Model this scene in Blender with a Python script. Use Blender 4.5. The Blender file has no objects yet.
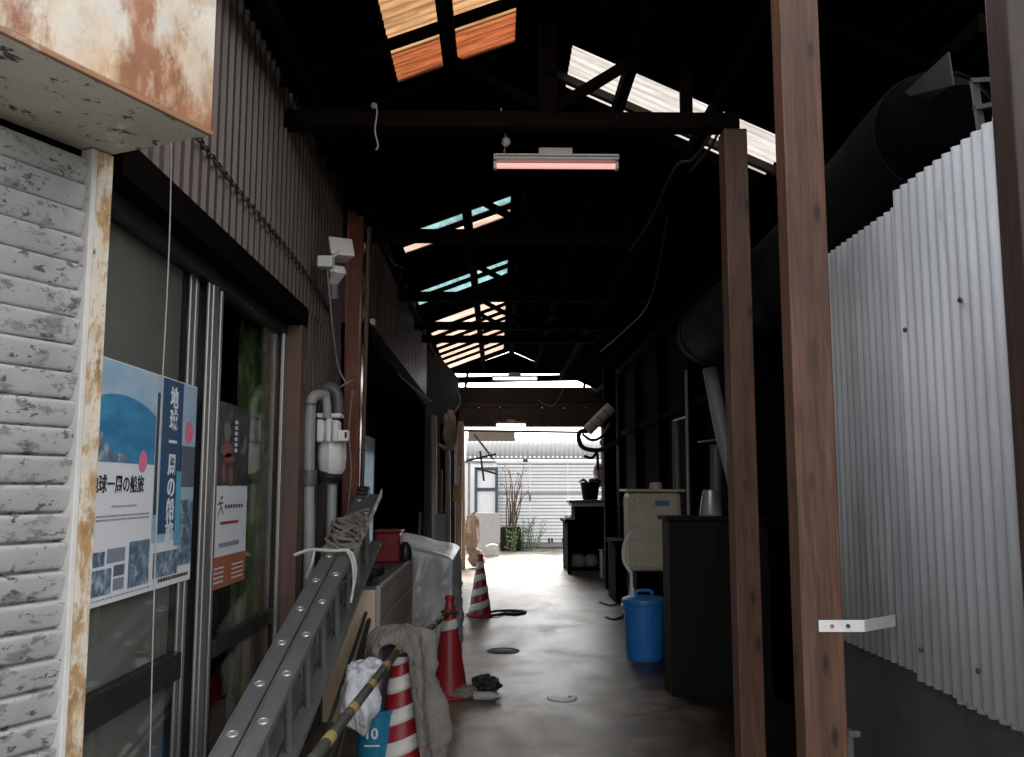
import bpy, bmesh, math, random
from mathutils import Vector, Matrix, noise
random.seed(7)
R = math.radians
S = bpy.context.scene
COL = S.collection

# ------------------------------------------------------------------ camera
F = 920.0
CAM = Vector((0, 0, 1.5))
PITCH = math.atan(108.5 / F)
YAW = math.atan(15 * math.cos(PITCH) / F)
FW = Vector((math.sin(YAW) * math.cos(PITCH), math.cos(YAW) * math.cos(PITCH), math.sin(PITCH)))
RT = Vector((math.cos(YAW), -math.sin(YAW), 0))
UP = RT.cross(FW)
cd = bpy.data.cameras.new('camera')
cam = bpy.data.objects.new('camera', cd)
COL.objects.link(cam)
cam.location = CAM
cam.rotation_euler = (R(90) + PITCH, 0, -YAW)
cd.sensor_width = 36
cd.lens = F / 1024 * 36
cd.clip_end = 600
S.camera = cam

def ray(x, y):
    return RT * ((x - 512) / F) + UP * ((378.5 - y) / F) + FW
def atY(x, y, Y):
    d = ray(x, y); return CAM + d * (Y / d.y)
def atX(x, y, X):
    d = ray(x, y); return CAM + d * (X / d.x)
def atZ(x, y, Z):
    d = ray(x, y); return CAM + d * ((Z - 1.5) / d.z)

# ------------------------------------------------------------------ materials
def newmat(name):
    m = bpy.data.materials.new(name); m.use_nodes = True
    nt = m.node_tree
    return m, nt, nt.nodes['Principled BSDF'], nt.nodes, nt.links

def rgba(c): return (c[0], c[1], c[2], 1)

def coords(N, L, scale=(1, 1, 1), which='Object'):
    tc = N.new('ShaderNodeTexCoord'); mp = N.new('ShaderNodeMapping')
    mp.inputs['Scale'].default_value = scale
    L.new(tc.outputs[which], mp.inputs['Vector'])
    return mp.outputs['Vector']

def tex(N, L, vec, scale=5, detail=6, rough=.6, dist=0):
    t = N.new('ShaderNodeTexNoise')
    t.inputs['Scale'].default_value = scale; t.inputs['Detail'].default_value = detail
    t.inputs['Roughness'].default_value = rough; t.inputs['Distortion'].default_value = dist
    L.new(vec, t.inputs['Vector'])
    return t.outputs['Fac']

def ramp(N, L, fac, stops, interp='LINEAR'):
    r = N.new('ShaderNodeValToRGB'); r.color_ramp.interpolation = interp
    e = r.color_ramp.elements
    while len(e) > 1: e.remove(e[-1])
    e[0].position = stops[0][0]; e[0].color = rgba(stops[0][1])
    for p, c in stops[1:]:
        k = e.new(p); k.color = rgba(c)
    L.new(fac, r.inputs['Fac'])
    return r.outputs['Color']

def g(v): return (v, v, v)

def mix(N, L, fac, a, b, mode='MIX'):
    n = N.new('ShaderNodeMix'); n.data_type = 'RGBA'; n.blend_type = mode
    for sock, val in ((n.inputs[0], fac), (n.inputs[6], a), (n.inputs[7], b)):
        if isinstance(val, (int, float)): sock.default_value = val
        elif isinstance(val, tuple): sock.default_value = rgba(val)
        else: L.new(val, sock)
    return n.outputs[2]

def bump(N, L, bsdf, h, strength=.3, dist=.01):
    b = N.new('ShaderNodeBump'); b.inputs['Strength'].default_value = strength
    b.inputs['Distance'].default_value = dist
    L.new(h, b.inputs['Height']); L.new(b.outputs['Normal'], bsdf.inputs['Normal'])

def M_plain(name, c, rough=.6, metal=0, var=.25, scale=6, stretch=(1, 1, 1), bmp=.15, spec=.5):
    """weathered single-colour surface: broad and fine tonal variation plus slight bump"""
    m, nt, b, N, L = newmat(name)
    v = coords(N, L, stretch)
    f1 = tex(N, L, v, scale, 8, .65)
    f2 = tex(N, L, v, scale * 6, 4, .6)
    lo = tuple(x * (1 - var) for x in c); hi = tuple(min(.9, x * (1 + var)) for x in c)
    c1 = ramp(N, L, f1, [(.3, lo), (.7, hi)])
    c2 = mix(N, L, .35, c1, ramp(N, L, f2, [(.35, lo), (.65, hi)]))
    L.new(c2, b.inputs['Base Color'])
    b.inputs['Metallic'].default_value = metal
    rr = ramp(N, L, f1, [(.3, g(max(.05, rough - .12))), (.7, g(min(1, rough + .12)))])
    L.new(rr, b.inputs['Roughness'])
    b.inputs['Specular IOR Level'].default_value = spec
    if bmp: bump(N, L, b, f2, bmp, .004)
    return m

def M_spots(name, c, layers, rough=.6, metal=0, stretch=(1, 1, 1), var=.15, bmp=.3):
    """paint with layers of chips / rust: layers = [(colour, scale, threshold, softness, stretch)]"""
    m, nt, b, N, L = newmat(name)
    v = coords(N, L, stretch)
    f1 = tex(N, L, v, 4, 8, .65)
    col = ramp(N, L, f1, [(.3, tuple(x * (1 - var) for x in c)), (.7, tuple(min(.9, x * (1 + var)) for x in c))])
    hsum = None
    for (lc, sc, th, soft, st) in layers:
        vv = coords(N, L, st)
        f = tex(N, L, vv, sc, 9, .7, .3)
        k = ramp(N, L, f, [(th, g(0)), (th + soft, g(1))])
        f3 = tex(N, L, vv, sc * 3, 5, .6)
        lcol = ramp(N, L, f3, [(.3, tuple(x * .6 for x in lc)), (.7, tuple(min(.9, x * 1.35) for x in lc))])
        col = mix(N, L, k, col, lcol)
        hsum = k
    L.new(col, b.inputs['Base Color'])
    b.inputs['Roughness'].default_value = rough; b.inputs['Metallic'].default_value = metal
    if hsum is not None and bmp: bump(N, L, b, hsum, bmp, .003)
    return m

def M_wood(name, c, axis='z', rough=.7, knots=True, contrast=.45, grain=38, spec=.5):
    m, nt, b, N, L = newmat(name)
    b.inputs['Specular IOR Level'].default_value = spec
    st = {'x': (.06, 1, 1), 'y': (1, .06, 1), 'z': (1, 1, .06)}[axis]
    v = coords(N, L, st)
    w = tex(N, L, v, grain, 6, .6, 1.2)
    w2 = tex(N, L, v, 7, 4, .6, .5)
    lo = tuple(x * (1 - contrast) for x in c); hi = tuple(x * (1 + contrast) for x in c)
    col = ramp(N, L, w, [(.3, lo), (.55, c), (.75, hi)])
    col = mix(N, L, .4, col, ramp(N, L, w2, [(.3, lo), (.7, hi)]))
    if knots:
        vo = N.new('ShaderNodeTexVoronoi'); vo.voronoi_dimensions = '2D'; vo.inputs['Scale'].default_value = 1
        tc = N.new('ShaderNodeTexCoord'); sx = N.new('ShaderNodeSeparateXYZ'); cb = N.new('ShaderNodeCombineXYZ')
        L.new(tc.outputs['Object'], sx.inputs[0])
        la, lb_ = {'x': ('Y', 'X'), 'y': ('X', 'Y'), 'z': ('X', 'Z')}[axis]
        thd = {'x': 'Z', 'y': 'Z', 'z': 'Y'}[axis]
        ad = N.new('ShaderNodeMath'); ad.operation = 'ADD'; L.new(sx.outputs[la], ad.inputs[0]); L.new(sx.outputs[thd], ad.inputs[1])
        m1 = N.new('ShaderNodeMath'); m1.operation = 'MULTIPLY'; m1.inputs[1].default_value = 9.5; L.new(ad.outputs[0], m1.inputs[0])
        m2 = N.new('ShaderNodeMath'); m2.operation = 'MULTIPLY'; m2.inputs[1].default_value = 3.4; L.new(sx.outputs[lb_], m2.inputs[0])
        nzk = tex(N, L, v, 9, 3, .5)
        m3 = N.new('ShaderNodeMath'); m3.operation = 'MULTIPLY_ADD'; m3.inputs[1].default_value = .25; L.new(nzk, m3.inputs[0]); L.new(m1.outputs[0], m3.inputs[2])
        L.new(m3.outputs[0], cb.inputs[0]); L.new(m2.outputs[0], cb.inputs[1]); L.new(cb.outputs[0], vo.inputs['Vector'])
        k2 = ramp(N, L, vo.outputs['Distance'], [(.10, g(.55)), (.34, g(0))])
        km = N.new('ShaderNodeSeparateXYZ'); L.new(vo.outputs['Color'], km.inputs[0])
        kk = ramp(N, L, km.outputs['X'], [(.42, g(0)), (.5, g(1))])
        k2 = mix(N, L, 1.0, k2, kk, 'MULTIPLY')
        col = mix(N, L, k2, col, tuple(x * .45 for x in c))
        k = ramp(N, L, vo.outputs['Distance'], [(.05, g(.9)), (.14, g(0))])
        k = mix(N, L, 1.0, k, kk, 'MULTIPLY')
        col = mix(N, L, k, col, tuple(x * .10 for x in c))
        st3 = {'x': (.02, 1, 1), 'y': (1, .02, 1), 'z': (1, 1, .02)}[axis]
        sp_ = tex(N, L, coords(N, L, st3), 60, 3, .6, .2)
        col = mix(N, L, ramp(N, L, sp_, [(.64, g(0)), (.70, g(.85))]), col, tuple(x * .2 for x in c))
        dirt = tex(N, L, coords(N, L, (1, 1, .5)), 3.2, 6, .65)
        col = mix(N, L, ramp(N, L, dirt, [(.5, g(0)), (.72, g(.55))]), col, tuple(x * .35 for x in c))
    L.new(col, b.inputs['Base Color']); b.inputs['Roughness'].default_value = rough
    bump(N, L, b, w, .25, .003)
    return m

def M_emit(name, c, s):
    m, nt, b, N, L = newmat(name)
    b.inputs['Base Color'].default_value = rgba(c)
    b.inputs['Emission Color'].default_value = rgba(c); b.inputs['Emission Strength'].default_value = s
    return m

def M_trans(name, c1, c2, stretch=(1, 12, 1), scale=5, mixf=.75):
    """translucent corrugated plastic, streaked with dirt"""
    m, nt, b, N, L = newmat(name)
    v = coords(N, L, stretch)
    f = tex(N, L, v, scale, 7, .65, .3)
    col = ramp(N, L, f, [(.32, c1), (.68, c2)])
    t = N.new('ShaderNodeBsdfTranslucent'); d = N.new('ShaderNodeBsdfDiffuse'); mx = N.new('ShaderNodeMixShader')
    L.new(col, t.inputs['Color']); L.new(col, d.inputs['Color'])
    mx.inputs[0].default_value = 1 - mixf
    L.new(t.outputs[0], mx.inputs[1]); L.new(d.outputs[0], mx.inputs[2])
    L.new(mx.outputs[0], N['Material Output'].inputs['Surface'])
    return m

def M_glass(name, tint=(.9, .95, .93), rough=.03, clear=.8):
    m, nt, b, N, L = newmat(name)
    tr = N.new('ShaderNodeBsdfTransparent'); tr.inputs['Color'].default_value = rgba(tint)
    gl = N.new('ShaderNodeBsdfGlossy'); gl.inputs['Roughness'].default_value = rough
    gl.inputs['Color'].default_value = rgba(g(.9))
    lw = N.new('ShaderNodeLayerWeight'); lw.inputs['Blend'].default_value = .5
    pw = N.new('ShaderNodeMath'); pw.operation = 'POWER'; pw.inputs[1].default_value = 4
    L.new(lw.outputs['Facing'], pw.inputs[0])
    ma = N.new('ShaderNodeMath'); ma.operation = 'MULTIPLY_ADD'; ma.inputs[1].default_value = .6; ma.inputs[2].default_value = .035
    L.new(pw.outputs[0], ma.inputs[0])
    mx = N.new('ShaderNodeMixShader')
    L.new(ma.outputs[0], mx.inputs[0]); L.new(tr.outputs[0], mx.inputs[1]); L.new(gl.outputs[0], mx.inputs[2])
    L.new(mx.outputs[0], N['Material Output'].inputs['Surface'])
    return m

def maprange(N, L, val, a, b, hi):
    m_ = N.new('ShaderNodeMapRange'); m_.interpolation_type = 'SMOOTHSTEP'
    m_.inputs['From Min'].default_value = a; m_.inputs['From Max'].default_value = b; m_.inputs['To Max'].default_value = hi
    L.new(val, m_.inputs['Value']); return m_.outputs['Result']

def M_floor(name, c, big=.35, wet=.5, scale=1.0, shade_grime=False):
    m, nt, b, N, L = newmat(name)
    v = coords(N, L, (1.0 * scale, .8 * scale, 1))
    a = tex(N, L, v, .9, 6, .58, .1)
    s = tex(N, L, v, 3.5, 6, .6, .1)
    fine = tex(N, L, v, 40, 6, .7)
    gr = tex(N, L, v, 160, 3, .7)
    lo = tuple(x * (1 - big) for x in c); hi = tuple(x * (1 + big) for x in c)
    col = ramp(N, L, a, [(.32, lo), (.5, c), (.68, hi)])
    col = mix(N, L, .45, col, ramp(N, L, s, [(.3, tuple(x * .6 for x in c)), (.5, c), (.72, tuple(x * 1.25 for x in c))]))
    col = mix(N, L, .3, col, ramp(N, L, fine, [(.35, lo), (.65, hi)]))
    col = mix(N, L, .25, col, ramp(N, L, gr, [(.35, lo), (.65, hi)]))
    # irregular damp and oil stains, thin wandering cracks, grit
    st = tex(N, L, coords(N, L, (1.2, .75, 1)), 1.7, 6, .58, .35)
    k = ramp(N, L, st, [(.46, g(0)), (.52, g(.6)), (.62, g(.92))])
    col = mix(N, L, k, col, tuple(x * .26 for x in c))
    sk = tex(N, L, coords(N, L, (.35, 1.7, 1)), 2.2, 6, .6, .3)
    col = mix(N, L, ramp(N, L, sk, [(.48, g(0)), (.58, g(.6))]), col, tuple(x * .30 for x in c))
    pk = tex(N, L, v, 85, 2, .5)
    col = mix(N, L, ramp(N, L, pk, [(.68, g(0)), (.72, g(.7))]), col, tuple(x * .3 for x in c))
    vo = N.new('ShaderNodeTexVoronoi'); vo.feature = 'DISTANCE_TO_EDGE'; vo.inputs['Scale'].default_value = .5
    wv = N.new('ShaderNodeVectorMath'); wv.operation = 'ADD'
    nz = N.new('ShaderNodeTexNoise'); nz.inputs['Scale'].default_value = 1.8; nz.inputs['Detail'].default_value = 7
    L.new(v, nz.inputs['Vector'])
    sc = N.new('ShaderNodeVectorMath'); sc.operation = 'SCALE'; sc.inputs['Scale'].default_value = .8
    L.new(nz.outputs['Color'], sc.inputs[0]); L.new(v, wv.inputs[0]); L.new(sc.outputs[0], wv.inputs[1])
    L.new(wv.outputs[0], vo.inputs['Vector'])
    ck = ramp(N, L, vo.outputs['Distance'], [(.0, g(.85)), (.008, g(.6)), (.018, g(0))])
    col = mix(N, L, ck, col, tuple(x * .18 for x in c))
    if shade_grime:  # shade along the right edge painted into the colour, mixed with ragged dirt
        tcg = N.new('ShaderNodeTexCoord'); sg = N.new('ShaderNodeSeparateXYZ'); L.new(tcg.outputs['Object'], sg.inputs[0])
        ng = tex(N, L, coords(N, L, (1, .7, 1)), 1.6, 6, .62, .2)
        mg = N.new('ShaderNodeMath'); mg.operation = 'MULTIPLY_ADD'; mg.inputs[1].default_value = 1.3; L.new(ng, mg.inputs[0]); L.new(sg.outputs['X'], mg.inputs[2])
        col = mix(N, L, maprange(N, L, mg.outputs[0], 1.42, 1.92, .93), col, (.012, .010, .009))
    L.new(col, b.inputs['Base Color'])
    rr = ramp(N, L, st, [(.38, g(wet + .07)), (.60, g(wet - .04))])
    L.new(rr, b.inputs['Roughness'])
    b.inputs['Specular IOR Level'].default_value = .2
    hh = mix(N, L, .5, fine, gr)
    bump(N, L, b, hh, .14, .004)
    return m

MT = {}
MT['ground'] = M_floor('asphalt', (.055, .055, .055), .25, .8, 1)
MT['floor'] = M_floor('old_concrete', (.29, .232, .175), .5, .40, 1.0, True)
MT['yard'] = M_floor('yard_concrete', (.42, .38, .33), .2, .75)
MT['shutter'] = M_spots('chipped_white_paint', (.60, .60, .60),
    [((.38, .38, .38), 10, .55, .04, (1, 1, 2.0)), ((.15, .15, .155), 19, .58, .025, (1, 1, 2.0)), ((.09, .085, .08), 26, .68, .03, (1, 1, 1.5))], .45)
MT['rustbox'] = M_spots('rusted_white_enamel', (.56, .52, .46),
    [((.52, .35, .20), 2.6, .44, .14, (1, 1, .55)), ((.30, .115, .042), 3.1, .455, .10, (1, 1, .45)), ((.16, .06, .03), 9, .64, .06, (1, 1, .6))], .6)
MT['boxunder'] = M_spots('flaking_grey_green_paint', (.46, .44, .37),
    [((.58, .57, .52), 5, .56, .08, (1, 1, 1)), ((.05, .045, .04), 17, .585, .02, (1.2, .8, 1)), ((.14, .08, .04), 3, .66, .08, (1, 1, 1))], .6)
MT['rustrail'] = M_spots('rusty_rail_paint', (.58, .53, .44), [((.38, .235, .11), 12, .46, .08, (1, 1, .5)), ((.14, .06, .03), 30, .66, .04, (1, 1, .6))], .65)
MT['rustlip'] = M_spots('dark_rusty_edge', (.24, .12, .055), [((.45, .38, .28), 9, .58, .1, (1, 1, 1)), ((.08, .04, .025), 16, .58, .08, (1, 1, 1))], .65)
MT['whitepaint'] = M_spots('dull_white_paint', (.56, .55, .53), [((.22, .17, .12), 14, .66, .05, (1, 1, .5))], .5)
MT['siding'] = M_plain('brown_metal_siding', (.082, .060, .049), .45, .12, .4, 3.5, (1, 1, .12), .1)
MT['sidingdark'] = M_plain('dark_brown_sun_block', (.068, .043, .035), .5, .1, .35, 3, (1, 1, .15), .1)
MT['browntrim'] = M_plain('red_brown_trim', (.11, .06, .045), .5, 0, .3, 5, (1, 1, .2), .1)
MT['blackwood'] = M_wood('near_black_wood', (.003, .0024, .002), 'y', .9, False, .45, 38, .03)  # near-black colours from here deepen the shade under the roof
MT['blackwall'] = M_plain('near_black_wall', (.0025, .0024, .0025), .95, 0, .5, 3, (1, 1, 1), .15, .03)
MT['roofsheet'] = M_plain('near_black_roof_sheet', (.002, .0019, .0019), .95, 0, .4, 4, (1, 1, 1), .15, .02)
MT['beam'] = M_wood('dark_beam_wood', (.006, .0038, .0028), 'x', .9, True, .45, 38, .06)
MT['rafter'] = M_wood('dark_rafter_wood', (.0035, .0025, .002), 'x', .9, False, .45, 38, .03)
MT['headerwood'] = M_wood('brown_header_wood', (.062, .045, .036), 'x', .7, False, .4, 20)
MT['post'] = M_wood('red_brown_post_wood', (.118, .055, .032), 'z', .6, True, .75, 46)
MT['postdark'] = M_wood('dark_red_post_wood', (.034, .018, .014), 'z', .6, True, .6, 46)
MT['sheet'] = M_spots('pale_galvanised_sheet', (.37, .388, .425), [((.28, .29, .31), 2.2, .5, .2, (1, 1, .16)), ((.45, .465, .49), 5, .56, .14, (1, 1, .12)), ((.22, .20, .18), 7, .64, .1, (1, 1, .25))], .42, .15, (1, 1, .3), .2, .1)
MT['panel'] = M_plain('dark_grey_panel', (.045, .045, .047), .4, 0, .35, 2.5)
MT['duct'] = M_plain('grey_duct_skin', (.006, .006, .0065), .7, 0, .3, 3, (1, 1, 1), .15, .12)
MT['alu'] = M_plain('aluminium', (.34, .335, .33), .38, .7, .15, 5, (1, 1, .2), .05)
MT['ladder'] = M_plain('dull_ladder_aluminium', (.17, .174, .178), .5, .3, .2, 9, (1, .2, 1), .08)
MT['rivet'] = M_plain('bright_rivet', (.62, .62, .62), .35, .7, .1)
MT['frame'] = M_plain('bronze_sash', (.022, .021, .021), .45, .2, .2)
MT['blind'] = M_plain('grey_window_film', (.21, .205, .19), .6, 0, .12, 1.2, (1, 1, .6), 0)
MT['glass'] = M_glass('window_glass', (.93, .94, .93))
MT['dusty'] = M_glass('bluish_glass', (.75, .86, .92), .2)
MT['steel'] = M_plain('red_brown_steel', (.21, .075, .055), .22, .05, .3, 5, (1, 1, .3), .08)
MT['pvc'] = M_plain('grey_pvc', (.30, .31, .31), .45, 0, .2, 5, (1, 1, .4), .06)
MT['pvcdark'] = M_plain('dark_grey_pvc', (.10, .105, .105), .45, 0, .2)
MT['white'] = M_plain('white_plastic', (.76, .75, .73), .4, 0, .12, 5, (1, 1, .4), .06)
MT['whitewrap'] = M_plain('white_wrapped_plastic', (.70, .70, .69), .35, 0, .15, 14, (1, 1, .3), .5)
MT['black'] = M_plain('black_plastic', (.015, .015, .016), .45, 0, .3)
MT['rope'] = M_plain('grey_rope', (.21, .185, .16), .9, 0, .35, 40)
MT['whitecloth'] = M_plain('white_rag', (.62, .60, .57), .9, 0, .2, 20)
MT['conered'] = M_spots('red_cone_plastic', (.30, .016, .022), [((.14, .02, .02), 9, .62, .12, (1, 1, .6))], .42, 0, (1, 1, 1), .18, .1)
MT['conewhite'] = M_spots('white_cone_band', (.66, .64, .61), [((.32, .30, .28), 16, .62, .08, (1, 1, .6))], .5, 0, (1, 1, 1), .1, .1)
MT['barblack'] = M_spots('grimy_black_bar', (.05, .05, .045), [((.16, .15, .13), 12, .56, .1, (1, 1, 1))], .6)
MT['baryellow'] = M_spots('worn_yellow_band', (.36, .27, .09), [((.12, .10, .06), 14, .55, .08, (1, 1, 1))], .6)
MT['blanket'] = M_spots('stained_beige_cloth', (.215, .20, .18), [((.09, .082, .07), 6, .55, .14, (1, 1, 1)), ((.26, .235, .205), 11, .62, .1, (1, 1, 1))], .95, 0, (1, 1, 1), .25, .3)
MT['bag'] = M_plain('white_plastic_bag', (.72, .75, .80), .35, 0, .1, 9, (1, 1, 1), .4)
MT['bluecyan'] = M_plain('bright_blue_plastic', (.02, .21, .36), .4, 0, .2)
MT['plywood'] = M_wood('pale_plywood', (.82, .63, .45), 'z', .7, False, .15, 20)
MT['plank'] = M_wood('grey_brown_plank', (.50, .40, .32), 'y', .75, False, .35)
MT['lid'] = M_plain('grey_weathered_lid', (.12, .115, .11), .7, 0, .3, 4)
MT['tarp'] = M_plain('silver_grey_tarp', (.56, .58, .61), .38, .05, .18, 5, (1, 1, .5), .25)
MT['redbox'] = M_plain('red_plastic', (.26, .012, .025), .4, 0, .2)
MT['bluebin'] = M_plain('blue_plastic', (.025, .19, .56), .42, 0, .2, 5, (1, 1, .3), .06)
MT['boiler'] = M_spots('cream_enamel', (.47, .415, .315), [((.22, .16, .10), 9, .63, .12, (1, 1, .5)), ((.12, .07, .04), 18, .70, .05, (1, 1, .5))], .45)
MT['bluelabel'] = M_plain('blue_label', (.05, .17, .28), .5)
MT['cabinet'] = M_wood('dark_cabinet_board', (.007, .0058, .005), 'z', .7, False, .35, 38, .2)
MT['zinc'] = M_plain('zinc_bucket', (.33, .33, .34), .4, .6, .2)
MT['cord'] = M_plain('dark_cord', (.03, .03, .03), .6)
MT['palecord'] = M_plain('pale_cord', (.32, .31, .30), .6)
MT['iron'] = M_spots('cast_iron', (.03, .027, .025), [((.06, .04, .028), 20, .6, .1, (1, 1, 1))], .7, .1)
MT['tube'] = M_emit('pink_tube', (.9, .42, .40), .18)
MT['lamplit'] = M_emit('lit_tube', (.9, .92, 1.0), 2.5)
MT['lampbody'] = M_plain('lamp_enamel', (.45, .43, .40), .5, 0, .2)
MT['gate'] = M_plain('white_gate_panel', (.78, .79, .82), .45, 0, .08, 2, (1, 1, .3), .05)
MT['gateline'] = M_plain('grey_louvre_shade', (.22, .22, .23), .5)
MT['bluegrey'] = M_plain('blue_grey_frame', (.05, .085, .115), .45)
MT['canopy'] = M_plain('pale_canopy_sheet', (.42, .42, .43), .5, 0, .15, 4)
MT['beige'] = M_plain('beige_board', (.26, .22, .18), .7, 0, .2)
MT['greyboard'] = M_plain('pale_grey_board', (.40, .39, .40), .6, 0, .15)
MT['peach'] = M_plain('peach_wrap', (.62, .52, .45), .7, 0, .25, 9, (1, 1, 1), .4)
MT['pot'] = M_plain('black_pot', (.009, .009, .009), .7, 0, .25, 6, (1, 1, 1), .15, .15)
MT['stem'] = M_plain('bare_stem', (.09, .065, .05), .8)
MT['leaf'] = M_plain('pale_green_leaf', (.15, .21, .045), .6, 0, .4, 10)
MT['leafdark'] = M_plain('dark_green_leaf', (.045, .075, .02), .6, 0, .4, 10)
MT['yellow'] = M_plain('mustard_plastic', (.36, .22, .04), .5)
MT['skyorange'] = M_trans('orange_skylight_sheet', (.035, .011, .005), (.23, .068, .026), (.7, 9, 1), 3)
MT['skycream'] = M_trans('cream_skylight_sheet', (.08, .04, .018), (.27, .16, .082), (.7, 9, 1), 3)
MT['skywhite'] = M_trans('white_skylight_sheet', (.10, .095, .09), (.20, .19, .182), (.8, 9, 1), 3, .85)
MT['skyturq'] = M_trans('turquoise_skylight_sheet', (.05, .11, .12), (.15, .25, .265), (6, 1, 1), 3)
MT['skypink'] = M_trans('faded_skylight_sheet', (.16, .10, .08), (.40, .30, .25), (.8, 6, 1), 3)

# green patterned sheet behind the right pane, painting the foliage reflected in its glass
m, nt, b, N, L = newmat('dark_green_reflected_foliage'); MT['reflected_foliage_sheet'] = m
v = coords(N, L, (1, 1, .5)); f = tex(N, L, v, 9, 6, .65, .8)
L.new(ramp(N, L, f, [(.36, (.012, .02, .008)), (.52, (.06, .11, .03)), (.66, (.20, .30, .09))]), b.inputs['Base Color'])
b.inputs['Roughness'].default_value = .9
m, nt, b, N, L = newmat('print_night'); MT['night'] = m
f = tex(N, L, coords(N, L, (1, 1, 1)), 14, 5, .65, .5)
L.new(ramp(N, L, f, [(.3, (.012, .014, .018)), (.55, (.045, .05, .055)), (.72, (.16, .15, .14))]), b.inputs['Base Color']); b.inputs['Roughness'].default_value = .4
def flat(name, c, rough=.45):
    m, nt, b, N, L = newmat(name)
    b.inputs['Base Color'].default_value = rgba(c); b.inputs['Roughness'].default_value = rough
    return m
for k, c in dict(paper=(.74, .76, .80), ink=(.02, .02, .03), navy=(.02, .07, .16), pink=(.75, .18, .30), red=(.35, .04, .04),
                 orangeband=(.36, .12, .06), greyink=(.25, .26, .28), photoa=(.10, .13, .17), photob=(.22, .27, .33), photoc=(.04, .045, .06), cyan=(.10, .38, .55),
                 salmon=(.26, .10, .08), sand=(.20, .19, .18), skin=(.45, .25, .18)).items():
    MT[k] = flat('print_' + k, c)
# printed photograph of a blue sea under a pale sky (print on paper)
m, nt, b, N, L = newmat('print_sea'); MT['sea'] = m
f = tex(N, L, coords(N, L, (1, 1, 2.5)), 6, 6, .6, .5)
L.new(ramp(N, L, f, [(.3, (.012, .13, .30)), (.7, (.05, .30, .52))]), b.inputs['Base Color']); b.inputs['Roughness'].default_value = .4
m, nt, b, N, L = newmat('print_pale_sky'); MT['palesky'] = m
f = tex(N, L, coords(N, L, (1, 1, 2)), 3, 5, .6)
L.new(ramp(N, L, f, [(.3, (.22, .40, .56)), (.7, (.48, .60, .70))]), b.inputs['Base Color']); b.inputs['Roughness'].default_value = .4
m, nt, b, N, L = newmat('print_collage'); MT['collage'] = m
f = tex(N, L, coords(N, L, (1, 1, 1)), 22, 5, .7, .6)
L.new(ramp(N, L, f, [(.3, (.015, .03, .06)), (.5, (.12, .20, .28)), (.65, (.45, .50, .55))]), b.inputs['Base Color']); b.inputs['Roughness'].default_value = .4

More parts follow.
